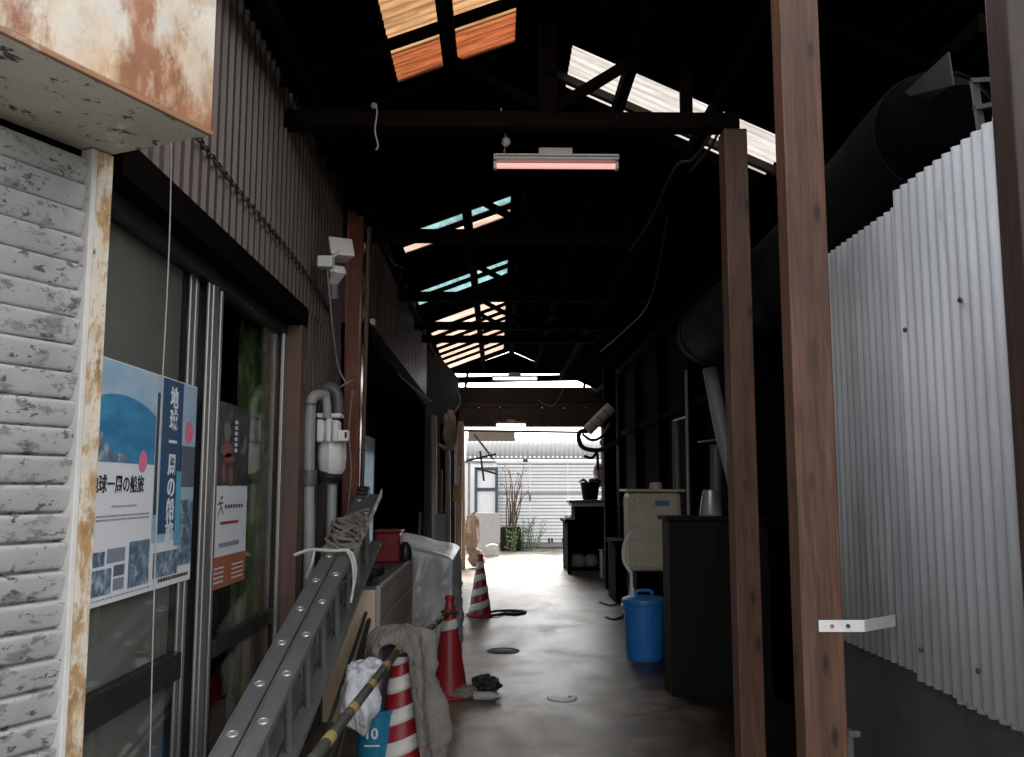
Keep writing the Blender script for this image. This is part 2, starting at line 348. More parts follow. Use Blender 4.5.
# ------------------------------------------------------------------ mesh helpers
class MB:
    def __init__(s): s.v = []; s.f = []
    def box(s, x0, x1, y0, y1, z0, z1):
        n = len(s.v)
        s.v += [(x, y, z) for z in (z0, z1) for y in (y0, y1) for x in (x0, x1)]
        s.f += [tuple(n + i for i in q) for q in ((0, 2, 3, 1), (4, 5, 7, 6), (0, 1, 5, 4), (2, 6, 7, 3), (0, 4, 6, 2), (1, 3, 7, 5))]
        return s
    def bar(s, p, q, w, h, up=(0, 0, 1)):
        """box from p to q, w across, h along up"""
        p = Vector(p); q = Vector(q); d = (q - p).normalized(); up = Vector(up)
        a = d.cross(up)
        if a.length < 1e-4: a = d.cross(Vector((0, 1, 0)))
        a.normalize(); u = a.cross(d).normalized()
        n = len(s.v)
        for e in (p, q):
            for (i, j) in ((-1, -1), (1, -1), (1, 1), (-1, 1)):
                s.v.append(tuple(e + a * (w / 2 * i) + u * (h / 2 * j)))
        s.f += [(n, n + 3, n + 2, n + 1), (n + 4, n + 5, n + 6, n + 7)] + [(n + i, n + (i + 1) % 4, n + 4 + (i + 1) % 4, n + 4 + i) for i in range(4)]
        return s
    def tube(s, pts, r, k=10):
        pts = [Vector(p) for p in pts]; m = len(pts)
        rs = r if isinstance(r, (list, tuple)) else [r] * m
        n = len(s.v); ref = None
        for i, p in enumerate(pts):
            d = (pts[min(i + 1, m - 1)] - pts[max(i - 1, 0)]).normalized()
            if ref is None:
                ref = d.cross(Vector((0, 0, 1)))
                if ref.length < 1e-3: ref = d.cross(Vector((0, 1, 0)))
            ref = (ref - d * ref.dot(d)).normalized(); o = d.cross(ref)
            for j in range(k):
                t = 2 * math.pi * j / k
                s.v.append(tuple(p + (ref * math.cos(t) + o * math.sin(t)) * rs[i]))
        for i in range(m - 1):
            for j in range(k):
                s.f.append((n + i * k + j, n + i * k + (j + 1) % k, n + (i + 1) * k + (j + 1) % k, n + (i + 1) * k + j))
        s.f.append(tuple(n + j for j in reversed(range(k)))); s.f.append(tuple(n + (m - 1) * k + j for j in range(k)))
        return s
    def lathe(s, prof, c=(0, 0, 0), k=32, axis='z', wob=None):
        n = len(s.v); m = len(prof)
        for (r, z) in prof:
            for j in range(k):
                t = 2 * math.pi * j / k
                rr = r * (wob(t, z) if wob else 1)
                p = (rr * math.cos(t), rr * math.sin(t), z)
                if axis == 'y': p = (p[0], p[2], p[1])
                if axis == 'x': p = (p[2], p[0], p[1])
                s.v.append((c[0] + p[0], c[1] + p[1], c[2] + p[2]))
        for i in range(m - 1):
            for j in range(k):
                s.f.append((n + i * k + j, n + i * k + (j + 1) % k, n + (i + 1) * k + (j + 1) % k, n + (i + 1) * k + j))
        s.f.append(tuple(n + j for j in reversed(range(k)))); s.f.append(tuple(n + (m - 1) * k + j for j in range(k)))
        return s
    def grid(s, fn, nu, nv):
        n = len(s.v)
        for j in range(nv + 1):
            for i in range(nu + 1): s.v.append(tuple(fn(i / nu, j / nv)))
        for j in range(nv):
            for i in range(nu):
                a = n + j * (nu + 1) + i
                s.f.append((a, a + 1, a + nu + 2, a + nu + 1))
        return s
    def poly(s, pts, nrm, t):
        """flat outline pts extruded along nrm by t"""
        n = len(s.v); k = len(pts); nrm = Vector(nrm) * t
        s.v += [tuple(p) for p in pts] + [tuple(Vector(p) + nrm) for p in pts]
        s.f.append(tuple(n + i for i in reversed(range(k)))); s.f.append(tuple(n + k + i for i in range(k)))
        for i in range(k): s.f.append((n + i, n + (i + 1) % k, n + k + (i + 1) % k, n + k + i))
        return s
    def add(s, verts, faces):
        n = len(s.v); s.v += [tuple(v) for v in verts]; s.f += [tuple(n + i for i in f) for f in faces]; return s
    def build(s, name, mat, parent=None, bevel=0, smooth=False, solid=0, recalc=True, sub=0):
        me = bpy.data.meshes.new(name)
        off = Vector((0, 0, 0)); p = parent
        while p is not None: off += p.location; p = p.parent
        if parent is None:
            xs = [v[0] for v in s.v]; ys = [v[1] for v in s.v]; zs = [v[2] for v in s.v]
            org = Vector(((min(xs) + max(xs)) / 2, (min(ys) + max(ys)) / 2, min(zs)))
        else: org = Vector((0, 0, 0))
        me.from_pydata([tuple(Vector(v) - off - org) for v in s.v], [], s.f)
        if recalc:
            bm = bmesh.new(); bm.from_mesh(me); bmesh.ops.recalc_face_normals(bm, faces=bm.faces); bm.to_mesh(me); bm.free()
        me.materials.append(MT[mat] if isinstance(mat, str) else mat)
        if smooth:
            me.polygons.foreach_set('use_smooth', [True] * len(me.polygons))
            me.set_sharp_from_angle(angle=R(40))
        o = bpy.data.objects.new(name, me); COL.objects.link(o)
        o.location = org
        if parent: o.parent = parent
        if solid:
            md = o.modifiers.new('solid', 'SOLIDIFY'); md.thickness = solid; md.offset = 0
        if sub:
            md = o.modifiers.new('sub', 'SUBSURF'); md.levels = sub; md.render_levels = sub
        if bevel:
            md = o.modifiers.new('bevel', 'BEVEL'); md.width = bevel; md.segments = 2; md.limit_method = 'ANGLE'; md.angle_limit = R(35)
        return o

def tag(o, label, cat, group=None):
    o['label'] = label; o['category'] = cat
    if group: o['group'] = group
    return o
def thing(name, label, cat, loc=(0, 0, 0), group=None):
    o = bpy.data.objects.new(name, None); COL.objects.link(o); o.location = loc; o.empty_display_size = .1
    return tag(o, label, cat, group)
def kind(o, k): o['kind'] = k; return o
def clone(o, parent=None):
    c = o.copy(); COL.objects.link(c)
    if parent: c.parent = parent
    for ch in list(o.children): clone(ch, c)
    return c

def smoothpath(pts, n=8):
    """Catmull-Rom through pts"""
    P = [Vector(p) for p in pts]; P = [P[0] * 2 - P[1]] + P + [P[-1] * 2 - P[-2]]
    out = []
    for i in range(1, len(P) - 2):
        for k in range(n):
            t = k / n
            out.append(.5 * ((2 * P[i]) + (P[i + 1] - P[i - 1]) * t + (2 * P[i - 1] - 5 * P[i] + 4 * P[i + 1] - P[i + 2]) * t * t + (3 * P[i] - P[i - 1] - 3 * P[i + 1] + P[i + 2]) * t ** 3))
    out.append(P[-2]); return out

def corr(mb, p0, along, length, across, width, nrm, pitch, amp, kindp='sine', step=None):
    """corrugated sheet: waves run across; profile advances in direction along"""
    p0 = Vector(p0); along = Vector(along).normalized(); across = Vector(across).normalized(); nrm = Vector(nrm)
    prof = []
    if kindp == 'sine':
        n = max(2, int(length / pitch * 8))
        for i in range(n + 1):
            t = length * i / n; prof.append((t, amp * math.cos(2 * math.pi * t / pitch)))
    else:
        t = 0
        while t < length:
            for a, h in ((0, 0), (.5, 0), (.62, 1), (.88, 1)):
                if t + a * pitch <= length: prof.append((t + a * pitch, amp * h))
            t += pitch
        prof.append((length, 0))
    n = len(mb.v)
    for (t, h) in prof:
        for w in (0, width):
            mb.v.append(tuple(p0 + along * t + nrm * h + across * w))
    for i in range(len(prof) - 1):
        a = n + 2 * i; mb.f.append((a, a + 1, a + 3, a + 2))
    return mb

def textmesh(txt, size, mat, origin, xdir, ydir, parent, name='lettering', align='LEFT', bold=0):
    cu = bpy.data.curves.new(name, 'FONT'); cu.body = txt; cu.size = size; cu.align_x = align; cu.extrude = .0006; cu.offset = bold
    o = bpy.data.objects.new('tmp', cu); COL.objects.link(o)
    bpy.context.view_layer.update()
    dg = bpy.context.evaluated_depsgraph_get()
    me = bpy.data.meshes.new_from_object(o.evaluated_get(dg))
    vs = [v.co.copy() for v in me.vertices]; fs = [tuple(p.vertices) for p in me.polygons]
    bpy.data.objects.remove(o); bpy.data.curves.remove(cu); bpy.data.meshes.remove(me)
    xd = Vector(xdir); yd = Vector(ydir); nd = xd.cross(yd); og = Vector(origin)
    return [og + xd * v.x + yd * v.y + nd * v.z for v in vs], fs

# ------------------------------------------------------------------ setting: ground
kind(MB().box(-200, 200, -200, 200, -.3, -.012).build('ground', 'ground'), 'structure')
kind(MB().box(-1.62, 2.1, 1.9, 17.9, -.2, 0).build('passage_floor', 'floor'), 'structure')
MT['fore'] = M_floor('pale_bounce_concrete', (.2, .19, .175), .2, .7)
kind(MB().box(-6, 6, -10, 1.898, -.2, -.003).build('bounce_forecourt', 'fore'), 'structure')  # unseen pale ground added to bounce light up to the shutter box
kind(MB().box(-9, 9, 17.902, 30, -.2, -.004).build('yard', 'yard'), 'structure')

# ------------------------------------------------------------------ roller shutter building, turned 25 degrees
A = R(25); D = Vector((math.sin(A), math.cos(A), 0)); NN = Vector((math.cos(A), -math.sin(A), 0))
C0 = Vector((-1.112, 2.60, 0))
def sp(t, n, z): return C0 - D * t + NN * n + Vector((0, 0, z))
def sbox(mb, t0, t1, n0, n1, z0, z1):
    n = len(mb.v)
    mb.v += [tuple(sp(t, q, z)) for z in (z0, z1) for q in (n0, n1) for t in (t0, t1)]
    mb.f += [tuple(n + i for i in q) for q in ((0, 2, 3, 1), (4, 5, 7, 6), (0, 1, 5, 4), (2, 6, 7, 3), (0, 4, 6, 2), (1, 3, 7, 5))]
    return mb
sh = thing('roller_shutter', 'chipped white roller shutter under a rusted box, left foreground', 'shutter', tuple(C0))
mb = MB(); prof = []
z = .06; pitch = .0765
while z < 2.39:
    for a, h in ((0, -.006), (.04, -.002), (.12, .002), (.45, .0085), (.72, .013), (.82, .0135), (.87, .010), (.88, -.018), (.985, -.018)):
        prof.append((z + a * pitch, h))
    z += pitch
n = len(mb.v)
for zz, h in prof:
    for t in (.07, 2.3): mb.v.append(tuple(sp(t, h - .03, zz)))
for i in range(len(prof) - 1): mb.f.append((2 * i, 2 * i + 1, 2 * i + 3, 2 * i + 2))
mb.build('slat_curtain', 'shutter', sh, smooth=True, solid=.002)
sbox(MB(), .076, 2.3, -.05, .0, 0, .07).build('bottom_bar', 'whitepaint', sh, bevel=.004)
r1 = sbox(MB(), .056, .075, -.05, -.003, 0, 2.455).build('guide_rail', 'whitepaint', sh, bevel=.003)
r2 = sbox(MB(), 0, .0555, -.05, -.004, 0, 2.455).build('guide_rail', 'rustrail', sh, bevel=.003); r2['label'] = 'rusty outer guide rail of the shutter'
sbox(MB(), 0.004, 2.3, -.06, .352, 2.460, 2.4695).build('box_underside', 'boxunder', sh)
bx = sbox(MB(), 0, 2.3, -.06, .36, 2.47, 3.5).build('shutter_box', 'rustbox', sh, bevel=.006)
sbox(MB(), -.002, 2.3, .349, .3625, 2.459, 2.473).build('box_lip', 'rustlip', bx, bevel=.002)
sbox(MB(), .3, .42, -.09, -.08, 0, 2.4).build('backing_post', 'blackwall', sh)
sbox(MB(), 0.02, 2.4, -.30, -.10, 0, 3.5).build('back_wall', 'blackwall', sh)

# ------------------------------------------------------------------ left building with brown siding and sliding window
lb = thing('siding_building', 'brown ribbed metal siding wall with sliding glass doors on the left', 'building', (-1.2, 4.0, 0))
XC = -1.135; WY0, WY1 = 2.64, 5.16
mb = MB()
corr(mb, (XC, 2.50, 2.53), (0, 1, 0), 4.05, (0, 0, 1), 1.35, (1, 0, 0), .098, .016, 'trap')
corr(mb, (XC, 5.30, 0), (0, 1, 0), 1.25, (0, 0, 1), 2.53, (1, 0, 0), .098, .016, 'trap')
mb.build('cladding', 'siding', lb, solid=.002)
MB().box(-1.26, -1.108, 5.175, 5.305, 0, 2.53).build('corner_trim', 'browntrim', lb, bevel=.004)
MB().box(-1.30, -1.105, 2.64, 5.32, 2.415, 2.535).build('lintel', 'blackwood', lb, bevel=.004)
MB().box(-1.28, -1.140, 2.50, 6.55, 2.54, 3.9).build('backing_wall', 'blackwall', lb)
MB().box(-1.6, -1.145, 2.62, 12.0, 3.91, 6.5).build('sun_block_storey', 'sidingdark', lb)  # unseen storey added above the siding to block the sun
MB().box(-1.28, -1.140, 5.31, 6.55, 0, 2.52).build('backing_wall', 'blackwall', lb)
mb = MB(); mb.box(-3.4, -3.3, 2.5, 6.5, 0, 2.6); mb.box(-3.3, -1.29, 2.52, 2.58, 0, 2.6); mb.box(-3.3, -1.29, 6.4, 6.5, 0, 2.6); mb.box(-3.3, -1.29, 2.6, 6.4, 2.5, 2.6); mb.box(-3.3, -1.29, 2.6, 6.4, -.1, .02)
mb.build('room_shell', 'blackwall', lb)
win = MB().box(-1.29, -1.185, WY0, 5.17, 2.355, 2.413).build('window_frame', 'frame', lb, bevel=.003)
MB().box(-1.29, -1.185, WY0, 5.17, 0, .06).build('sill', 'frame', win, bevel=.003)
MB().box(-1.205, -1.185, 5.088, 5.172, .06, 2.354).build('stile', 'alu', win, bevel=.004)
def stile(px0, px1, x, z1=2.355):
    y0 = -x * F / (497 - px0); y1 = -x * F / (497 - px1)
    MB().box(x - .014, x, y0, y1, .06, z1).build('stile', 'alu', win, bevel=.005)
stile(187.5, 190.5, -1.230); stile(193, 195.5, -1.230); stile(206, 208.5, -1.200); stile(210.5, 216, -1.195); stile(218.5, 220.5, -1.20)
MB().box(-1.262, -1.248, 3.62, 4.06, .06, 2.355).build('meeting_stile', 'frame', win)
MB().box(-1.25, -1.205, WY0, 3.64, .775, .875).build('mid_rail', 'frame', win, bevel=.003)
MB().box(-1.25, -1.205, 4.06, 5.09, .775, .85).build('mid_rail', 'frame', win, bevel=.003)
MB().box(-1.235, -1.229, WY0, 3.63, .06, 2.355).build('pane', 'glass', win)
MB().box(-1.222, -1.216, 4.05, 5.09, .06, 2.355).build('pane', 'glass', win)
MB().box(-1.262, -1.256, WY0, 3.66, .06, 2.355).build('window_film', 'blind', win)
mb = MB(); mb.grid(lambda u, v: (-1.315 + .014 * math.sin(u * 40), 4.66 + .74 * u, .1 + 2.25 * v), 40, 2); mb.build('reflected_foliage_sheet', 'reflected_foliage_sheet', lb, smooth=True, solid=.004)

# ------------------------------------------------------------------ posters
xd, yd = (0, 1, 0), (0, 0, 1)
def pstrip(mb, x, y0, y1, z0, z1, t=.0008): mb.box(x, x + t, y0, y1, z0, z1); return mb
XP = -1.2275
def yat(px, X=XP): return -X * F / (497 - px)
# poster one: blue sea and white title panel
pA0, pA1 = yat(88), yat(157.5); zt, zb = 1.905, 1.135
po = thing('poster', 'white travel poster with blue sea photo and black title on left glass', 'poster', (XP, pA0, zb), 'posters on the sliding glass doors')
pstrip(MB(), XP, pA0 - .22, pA1, zb, zt).build('sheet', 'paper', po)
x1 = XP + .001
pstrip(MB(), x1, pA0 - .215, pA1 - .004, 1.578, zt - .004).build('sky_photo', 'palesky', po)
mb = MB(); pts = []
for i in range(25):
    t = i / 24; y = pA0 - .215 + (pA1 - .004 - pA0 + .215) * t
    pts.append((x1 + .001, y, 1.80 - .62 * (t - .62) ** 2 * .55))
pts = [(x1 + .001, pA0 - .215, 1.58)] + [(x1 + .001, pA1 - .004, 1.58)] + pts[::-1]
mb.poly(pts, (1, 0, 0), .0005); mb.build('sea_photo', 'sea', po)
mb = MB(); pts = [(x1 + .002, pA0 - .21, 1.582), (x1 + .002, pA0 + .34, 1.582), (x1 + .002, pA0 + .28, 1.61), (x1 + .002, pA0 + .2, 1.605), (x1 + .002, pA0 + .12, 1.66), (x1 + .002, pA0 + .07, 1.71), (x1 + .002, pA0 - .21, 1.76)]
mb.poly(pts, (1, 0, 0), .0005); mb.build('shore_photo', 'collage', po)
pw = pA1 - pA0
tv, tf = textmesh('地球一周の船旅', .0612, 'ink', (x1 + .001, 2.808, 1.487), xd, yd, po, bold=.0008)
MB().add(tv, tf).build('title', 'ink', po, recalc=False)
mb = MB()
for k, (zz, a, bb) in enumerate(((1.435, .38, .72), (1.405, .12, .92), (1.393, .18, .93))):
    y = pA0 + pw * a
    while y < pA0 + pw * bb:
        w = random.uniform(.008, .03); pstrip(mb, x1, y, y + w, zz, zz + .006); y += w + .006
    mb.build('print_line', 'greyink', po); mb = MB()
mb = MB(); cy, cz = 3.215, 1.588
mb.poly([(x1 + .002, cy + .037 * math.cos(t * .2618), cz + .037 * math.sin(t * .2618)) for t in range(24)], (1, 0, 0), .0005); mb.build('pink_badge', 'pink', po)
for k, (a, bb, z0, z1, mm) in enumerate(((-.10, .10, 1.235, 1.285, 'photoa'), (.13, .32, 1.255, 1.30, 'collage'), (.35, .60, 1.26, 1.305, 'photob'), (-.05, .10, 1.18, 1.225, 'photoc'),
                                  (.13, .42, 1.165, 1.245, 'collage'), (.45, .60, 1.215, 1.25, 'photoa'), (.45, .60, 1.17, 1.208, 'photob'), (.66, .98, 1.165, 1.318, 'collage'))):
    pstrip(MB(), x1, pA0 + pw * a, pA0 + pw * bb, z0, z1).build('photo', mm, po)
mb = MB(); y = pA0
while y < pA1 - .02:
    w = random.uniform(.01, .04); pstrip(mb, x1, y, y + w, 1.150, 1.154); y += w + .008
mb.build('small_print', 'greyink', po)
# poster two: navy with vertical white title
pB0, pB1 = pA1 + .004, yat(197)
pb = thing('poster', 'navy travel poster with tall white vertical title beside the sea poster', 'poster', (XP, pB0, zb), 'posters on the sliding glass doors')
pstrip(MB(), XP, pB0, pB1, zb - .0, zt).build('sheet', 'paper', pb)
pwB = pB1 - pB0
pstrip(MB(), x1, pB0, pB1 - .003, 1.30, zt - .004).build('sky_photo', 'palesky', pb)
pstrip(MB(), x1 + .001, pB0 + pwB * .12, pB0 + pwB * .62, 1.33, zt - .004).build('navy_column', 'navy', pb)
pstrip(MB(), x1 + .001, pB0, pB0 + pwB * .09, 1.4, 1.84).build('photo', 'photoc', pb)
pstrip(MB(), x1 + .001, pB0 + pwB * .60, pB1 - .006, 1.50, 1.66).build('photo', 'photoa', pb)
pstrip(MB(), x1 + .001, pB0 + pwB * .64, pB1 - .006, 1.20, 1.45).build('photo', 'collage', pb)
pstrip(MB(), x1 + .002, pB0 + pwB * .05, pB0 + pwB * .62, 1.175, 1.265).build('photo', 'collage', pb)
pstrip(MB(), x1 + .002, pB0 + pwB * .52, pB0 + pwB * .64, 1.28, 1.56).build('photo', 'cyan', pb)
mb = MB(); zz = 1.838
for ch in '地球一周の船旅':
    tv, tf = textmesh(ch, .086, 'paper', (x1 + .003, pB0 + pwB * .385, zz - .035), xd, yd, pb, align='CENTER', bold=.0018)
    mb.add(tv, tf); zz -= .0835
mb.build('title', 'paper', pb, recalc=False)
mb = MB(); cy, cz = pB0 + pwB * .80, 1.715
mb.poly([(x1 + .002, cy + .045 * math.cos(t * .2618), cz + .045 * math.sin(t * .2618)) for t in range(24)], (1, 0, 0), .0005); mb.build('pink_badge', 'pink', pb)
mb = MB(); y = pB0 + .08
while y < pB1 - .03:
    w = random.uniform(.01, .025); pstrip(mb, x1, y, y + w, 1.155, 1.168); y += w + .006
mb.build('small_print', 'ink', pb)
# poster three on the right-hand pane
XQ = -1.2145
q0, q1 = yat(214.5, XQ), yat(250, XQ); qt, qb = 1.875, 1.06
pc = thing('poster', 'white poster with dark lantern photo and brown bottom band on right glass', 'poster', (XQ, q0, qb), 'posters on the sliding glass doors')
pstrip(MB(), XQ, q0, q1, qb, qt).build('sheet', 'paper', pc)
x2 = XQ + .001; qw = q1 - q0
pstrip(MB(), x2, q0, q1, 1.506, qt).build('night_photo', 'night', pc)
mb = MB()
def patch(cy, cz, ry, rz_, seed):
    mb.poly([(x2 + .001, q0 + qw * (cy + ry * math.cos(t * .2618) * (1 + .4 * noise.noise(Vector((math.cos(t * .26), math.sin(t * .26), seed))))), cz + rz_ * math.sin(t * .2618) * (1 + .5 * noise.noise(Vector((math.cos(t * .26) * 2, seed, math.sin(t * .26) * 2))))) for t in range(24)], (1, 0, 0), .0004)
patch(.36, 1.665, .17, .032, 3); patch(.42, 1.63, .15, .022, 5); patch(.30, 1.56, .05, .045, 7); patch(.50, 1.55, .05, .05, 8)
mb.build('red_garment_photo', 'salmon', pc)
mb = MB(); patch(.36, 1.745, .09, .045, 11); patch(.88, 1.71, .05, .035, 12); patch(.84, 1.67, .07, .02, 13)
mb.build('pale_figure_photo', 'sand', pc)
mb = MB()
for k in range(6): mb.box(x2 + .002, x2 + .0025, q0 + qw * .56, q0 + qw * .64, 1.66 + k * .026, 1.677 + k * .026)
mb.build('vertical_print', 'paper', pc)
pstrip(MB(), x2, q0, q1, qb, 1.197).build('brown_band', 'orangeband', pc)
mb = MB()
def stroke(a, b2, w=.006): mb.bar((x2 + .001, q0 + qw * a[0], a[1]), (x2 + .001, q0 + qw * b2[0], b2[1]), .001, w, (0, 0, 1) if abs(a[1] - b2[1]) < .02 else (0, 1, 0))
stroke((.22, 1.44), (.26, 1.415)); stroke((.26, 1.415), (.19, 1.375)); stroke((.26, 1.415), (.32, 1.38)); stroke((.17, 1.425), (.32, 1.432)); mb.box(x2 + .001, x2 + .0015, q0 + qw * .25, q0 + qw * .29, 1.447, 1.46)
for k in range(7): mb.box(x2 + .001, x2 + .0015, q0 + qw * (.36 + k * .075), q0 + qw * (.41 + k * .075), 1.405, 1.421)
mb.build('walking_logo', 'ink', pc)
mb = MB(); mb.box(x2 + .001, x2 + .0015, q0 + qw * .25, q0 + qw * .75, 1.335, 1.348); mb.build('red_line', 'red', pc)
mb = MB()
for k in range(9): mb.box(x2 + .001, x2 + .0015, q0 + qw * (.24 + k * .062), q0 + qw * (.29 + k * .062), 1.235, 1.255)
mb.build('small_print', 'greyink', pc)
mb = MB()
for k in range(4):
    mb.box(x2 + .001, x2 + .0015, q0 + qw * .06, q0 + qw * .38, 1.085 + k * .02, 1.091 + k * .02)
    mb.box(x2 + .001, x2 + .0015, q0 + qw * .60, q0 + qw * .93, 1.085 + k * .02, 1.091 + k * .02)
mb.build('band_print', 'paper', pc)

# ------------------------------------------------------------------ wire and chain on the left wall
w = [atX(172, 112, -1.03), atX(169, 250, -1.02), atX(160, 430, -1.03), atX(154, 600, -1.04), atX(149, 790, -1.05)]
tag(MB().tube(smoothpath(w), .0022, 6).build('hanging_wire', 'palecord', smooth=True), 'thin pale wire hanging down in front of the posters', 'wire')
cpts = smoothpath([atX(a, b2, -1.105) for a, b2 in ((196, 135), (222, 170), (258, 214), (290, 252), (312, 282), (330, 312))], 40)
mb = MB(); acc = 0; last = None; k = 0
for p in cpts:
    if last is None or (p - last).length > .034:
        d = (p - last).normalized() if last else Vector((0, 1, -.4)).normalized()
        sd = Vector((1, 0, 0)) if k % 2 else d.cross(Vector((1, 0, 0)))
        ring = [p + d * (.024 * math.cos(t * math.pi / 6)) + sd * (.011 * math.sin(t * math.pi / 6)) for t in range(13)]
        mb.tube(ring, .0042, 5); last = p; k += 1
tag(mb.build('chain', 'cord', smooth=True), 'dark link chain strung along the ribbed brown siding', 'chain')

# ------------------------------------------------------------------ security light
c = atX(334, 258, -1.02)
sl = thing('security_light', 'white twin-head security light high on the siding near the steel column', 'light', tuple(c))
def P(x, y, X=-1.02): return atX(x, y, X)
mb = MB(); p = P(327, 262); mb.box(p.x - .05, p.x + .04, p.y - .05, p.y + .05, p.z - .04, p.z + .03); mb.build('junction_box', 'white', sl, bevel=.008)
def head(px, py, w, h, dz, yaw, name):
    p = P(px, py, -.97); mb = MB()
    rot = Matrix.Rotation(yaw, 3, 'Z') @ Matrix.Rotation(dz, 3, 'X')
    n0 = [(-w * .6, -.02, -h * .5), (w * .6, -.02, -h * .5), (w * .6, -.02, h * .5), (-w * .6, -.02, h * .5), (-w * .35, .09, -h * .3), (w * .35, .09, -h * .3), (w * .35, .09, h * .3), (-w * .35, .09, h * .3)]
    mb.add([p + rot @ Vector(q) for q in n0], [(0, 1, 2, 3), (7, 6, 5, 4), (0, 4, 5, 1), (1, 5, 6, 2), (2, 6, 7, 3), (3, 7, 4, 0)])
    o = mb.build(name, 'white', sl, bevel=.01)
    return o
head(341, 248, .13, .15, R(-30), R(25), 'lamp_head'); head(337, 271, .085, .07, R(-40), R(30), 'sensor_head')
MB().tube([P(327, 262), P(334, 256, -.99), P(341, 250, -.97)], .012, 8).build('arm', 'white', sl, smooth=True)
MB().tube([P(328, 266), P(332, 272, -.99), P(337, 272, -.97)], .012, 8).build('arm', 'white', sl, smooth=True)
p = P(333, 292, -1.05); MB().lathe([(.03, -.05), (.035, -.02), (.03, .05)], tuple(p), 12).build('sensor_eye', 'greyink', sl, smooth=True)
mb = MB(); mb.tube(smoothpath([P(327, 268), P(329, 290), P(333, 330), P(338, 365), P(347, 384, -.97), P(356, 388, -.94), P(352, 381, -.94), P(340, 387, -1.0)]), .0055, 6)
tag(mb.build('power_cord', 'palecord', smooth=True), 'pale cord running from security light down to the steel column', 'cord')

# ------------------------------------------------------------------ steel column and conduit
p = atY(353, 400, 6.72)
tag(MB().box(p.x - .062, p.x + .062, 6.66, 6.79, 0, 3.55).build('steel_column', 'steel', bevel=.018), 'glossy red-brown steel column standing at the end of the siding', 'column')
q = atY(363.5, 400, 6.62)
tag(MB().tube([(q.x, 6.62, 0), (q.x, 6.62, 1.4), (q.x + .02, 6.62, 3.4)], .015, 8).build('conduit_pipe', 'browntrim', smooth=True), 'thin grey-brown conduit pipe strapped beside the steel column', 'pipe')

# ------------------------------------------------------------------ meter with pipes
XM = -1.0
c = atX(329, 445, XM)
mt = thing('wrapped_meter', 'white plastic-wrapped meter box on pipes beside the steel column', 'meter', tuple(c))
def mbx(x0, x1, y0, y1, dep, name, mat='whitewrap', bev=.02, X=XM):
    a = atX(x0, y1, X); b2 = atX(x1, y0, X); w = (x1 - x0) * a.y / F
    cx = (atY((x0 + x1) / 2, y1, a.y)).x
    yy = a.y
    return MB().box(cx - w / 2, cx + w / 2, yy, yy + dep, atY(x0, y1, yy).z, atY(x0, y0, yy).z).build(name, mat, mt, bevel=bev)
def bxY(x0, x1, y0, y1, Y, dep, name, mat, parent, bev=.01):
    a = atY(x0, y1, Y); b2 = atY(x1, y0, Y)
    return MB().box(a.x, b2.x, Y, Y + dep, a.z, b2.z).build(name, mat, parent, bevel=bev)
YM = 5.46
p0 = atY(314, 474, YM); p1 = atY(343, 440, YM)
mb = MB(); hw = (p1.x - p0.x) / 2; cx = (p0.x + p1.x) / 2
mb.lathe([(hw * .72, p0.z), (hw * .95, p0.z + .03), (hw * 1.02, p0.z + .1), (hw * .98, p1.z), (hw * .8, p1.z + .02)], (cx, YM + .1, 0), 20, wob=lambda t, z: 1 + .05 * math.cos(8 * t))
mb.build('cover', 'whitewrap', mt, smooth=True)
bxY(316, 324, 419, 442, YM - .02, .09, 'terminal_rib', 'whitewrap', mt, .012); bxY(325, 331, 416, 442, YM - .03, .09, 'terminal_rib', 'whitewrap', mt, .012); bxY(332, 339, 420, 442, YM - .02, .09, 'terminal_rib', 'whitewrap', mt, .012)
sb = bxY(337, 348, 430, 441, YM - .03, .07, 'switch_box', 'white', mt, .006); bxY(344.5, 347, 432, 438, YM - .034, .005, 'switch_vent', 'black', sb, 0)
bxY(316, 341, 413, 417.5, YM - .02, .12, 'top_plate', 'whitewrap', mt, .01)
a = atY(326, 478, YM + .05); MB().lathe([(.075, -.03), (.085, 0), (.06, .04)], (a.x, YM + .1, a.z), 16).build('base_cap', 'black', mt, smooth=True)
def pipe(pts, r, mat, label, name='drain_pipe', k=12, group='pipes at the meter'):
    return tag(MB().tube(smoothpath(pts, 6), r, k).build(name, mat, smooth=True), label, 'pipe', group)
YP = 5.38
pp = thing('drain_pipe', 'pale grey pipe with elbow rising left of the wrapped meter', 'pipe', tuple(atY(309, 600, YP)), 'pipes at the meter')
MB().tube(smoothpath([atY(307, 700, YP), atY(309, 560, YP), atY(309, 440, YP), atY(310.5, 408, YP), atY(312, 399, YP), atY(317, 395, YP + .03), atY(326, 396, YP + .1)], 6), .033, 12).build('tube', 'pvc', pp, smooth=True)
a = atY(309, 475, YP); MB().lathe([(.045, -.06), (.05, 0), (.045, .03)], (a.x, YP, a.z), 14).build('coupling', 'pvcdark', pp, smooth=True)
a = atY(310, 404.5, YP); MB().lathe([(.038, -.008), (.038, .008)], (a.x, YP, a.z), 14).build('clamp', 'pvcdark', pp, smooth=True)
pipe([atY(338, 415, 5.62), atY(338, 402, 5.62), atY(336, 393, 5.62), atY(331, 388, 5.62), atY(324, 391, 5.62), atY(320, 402, 5.62)], .036, 'pvcdark', 'dark grey bent pipe arching above the wrapped meter')
pipe([atY(327, 418, 5.44), atY(327, 405, 5.44), atY(325, 398, 5.46), atY(320, 400, 5.5)], .026, 'pvc', 'short bent grey pipe entering the top of the wrapped meter')
pipe([atY(332, 480, 5.56), atY(331, 540, 5.56), atY(330, 640, 5.56)], .03, 'pvc', 'straight grey pipe running down below the wrapped meter')

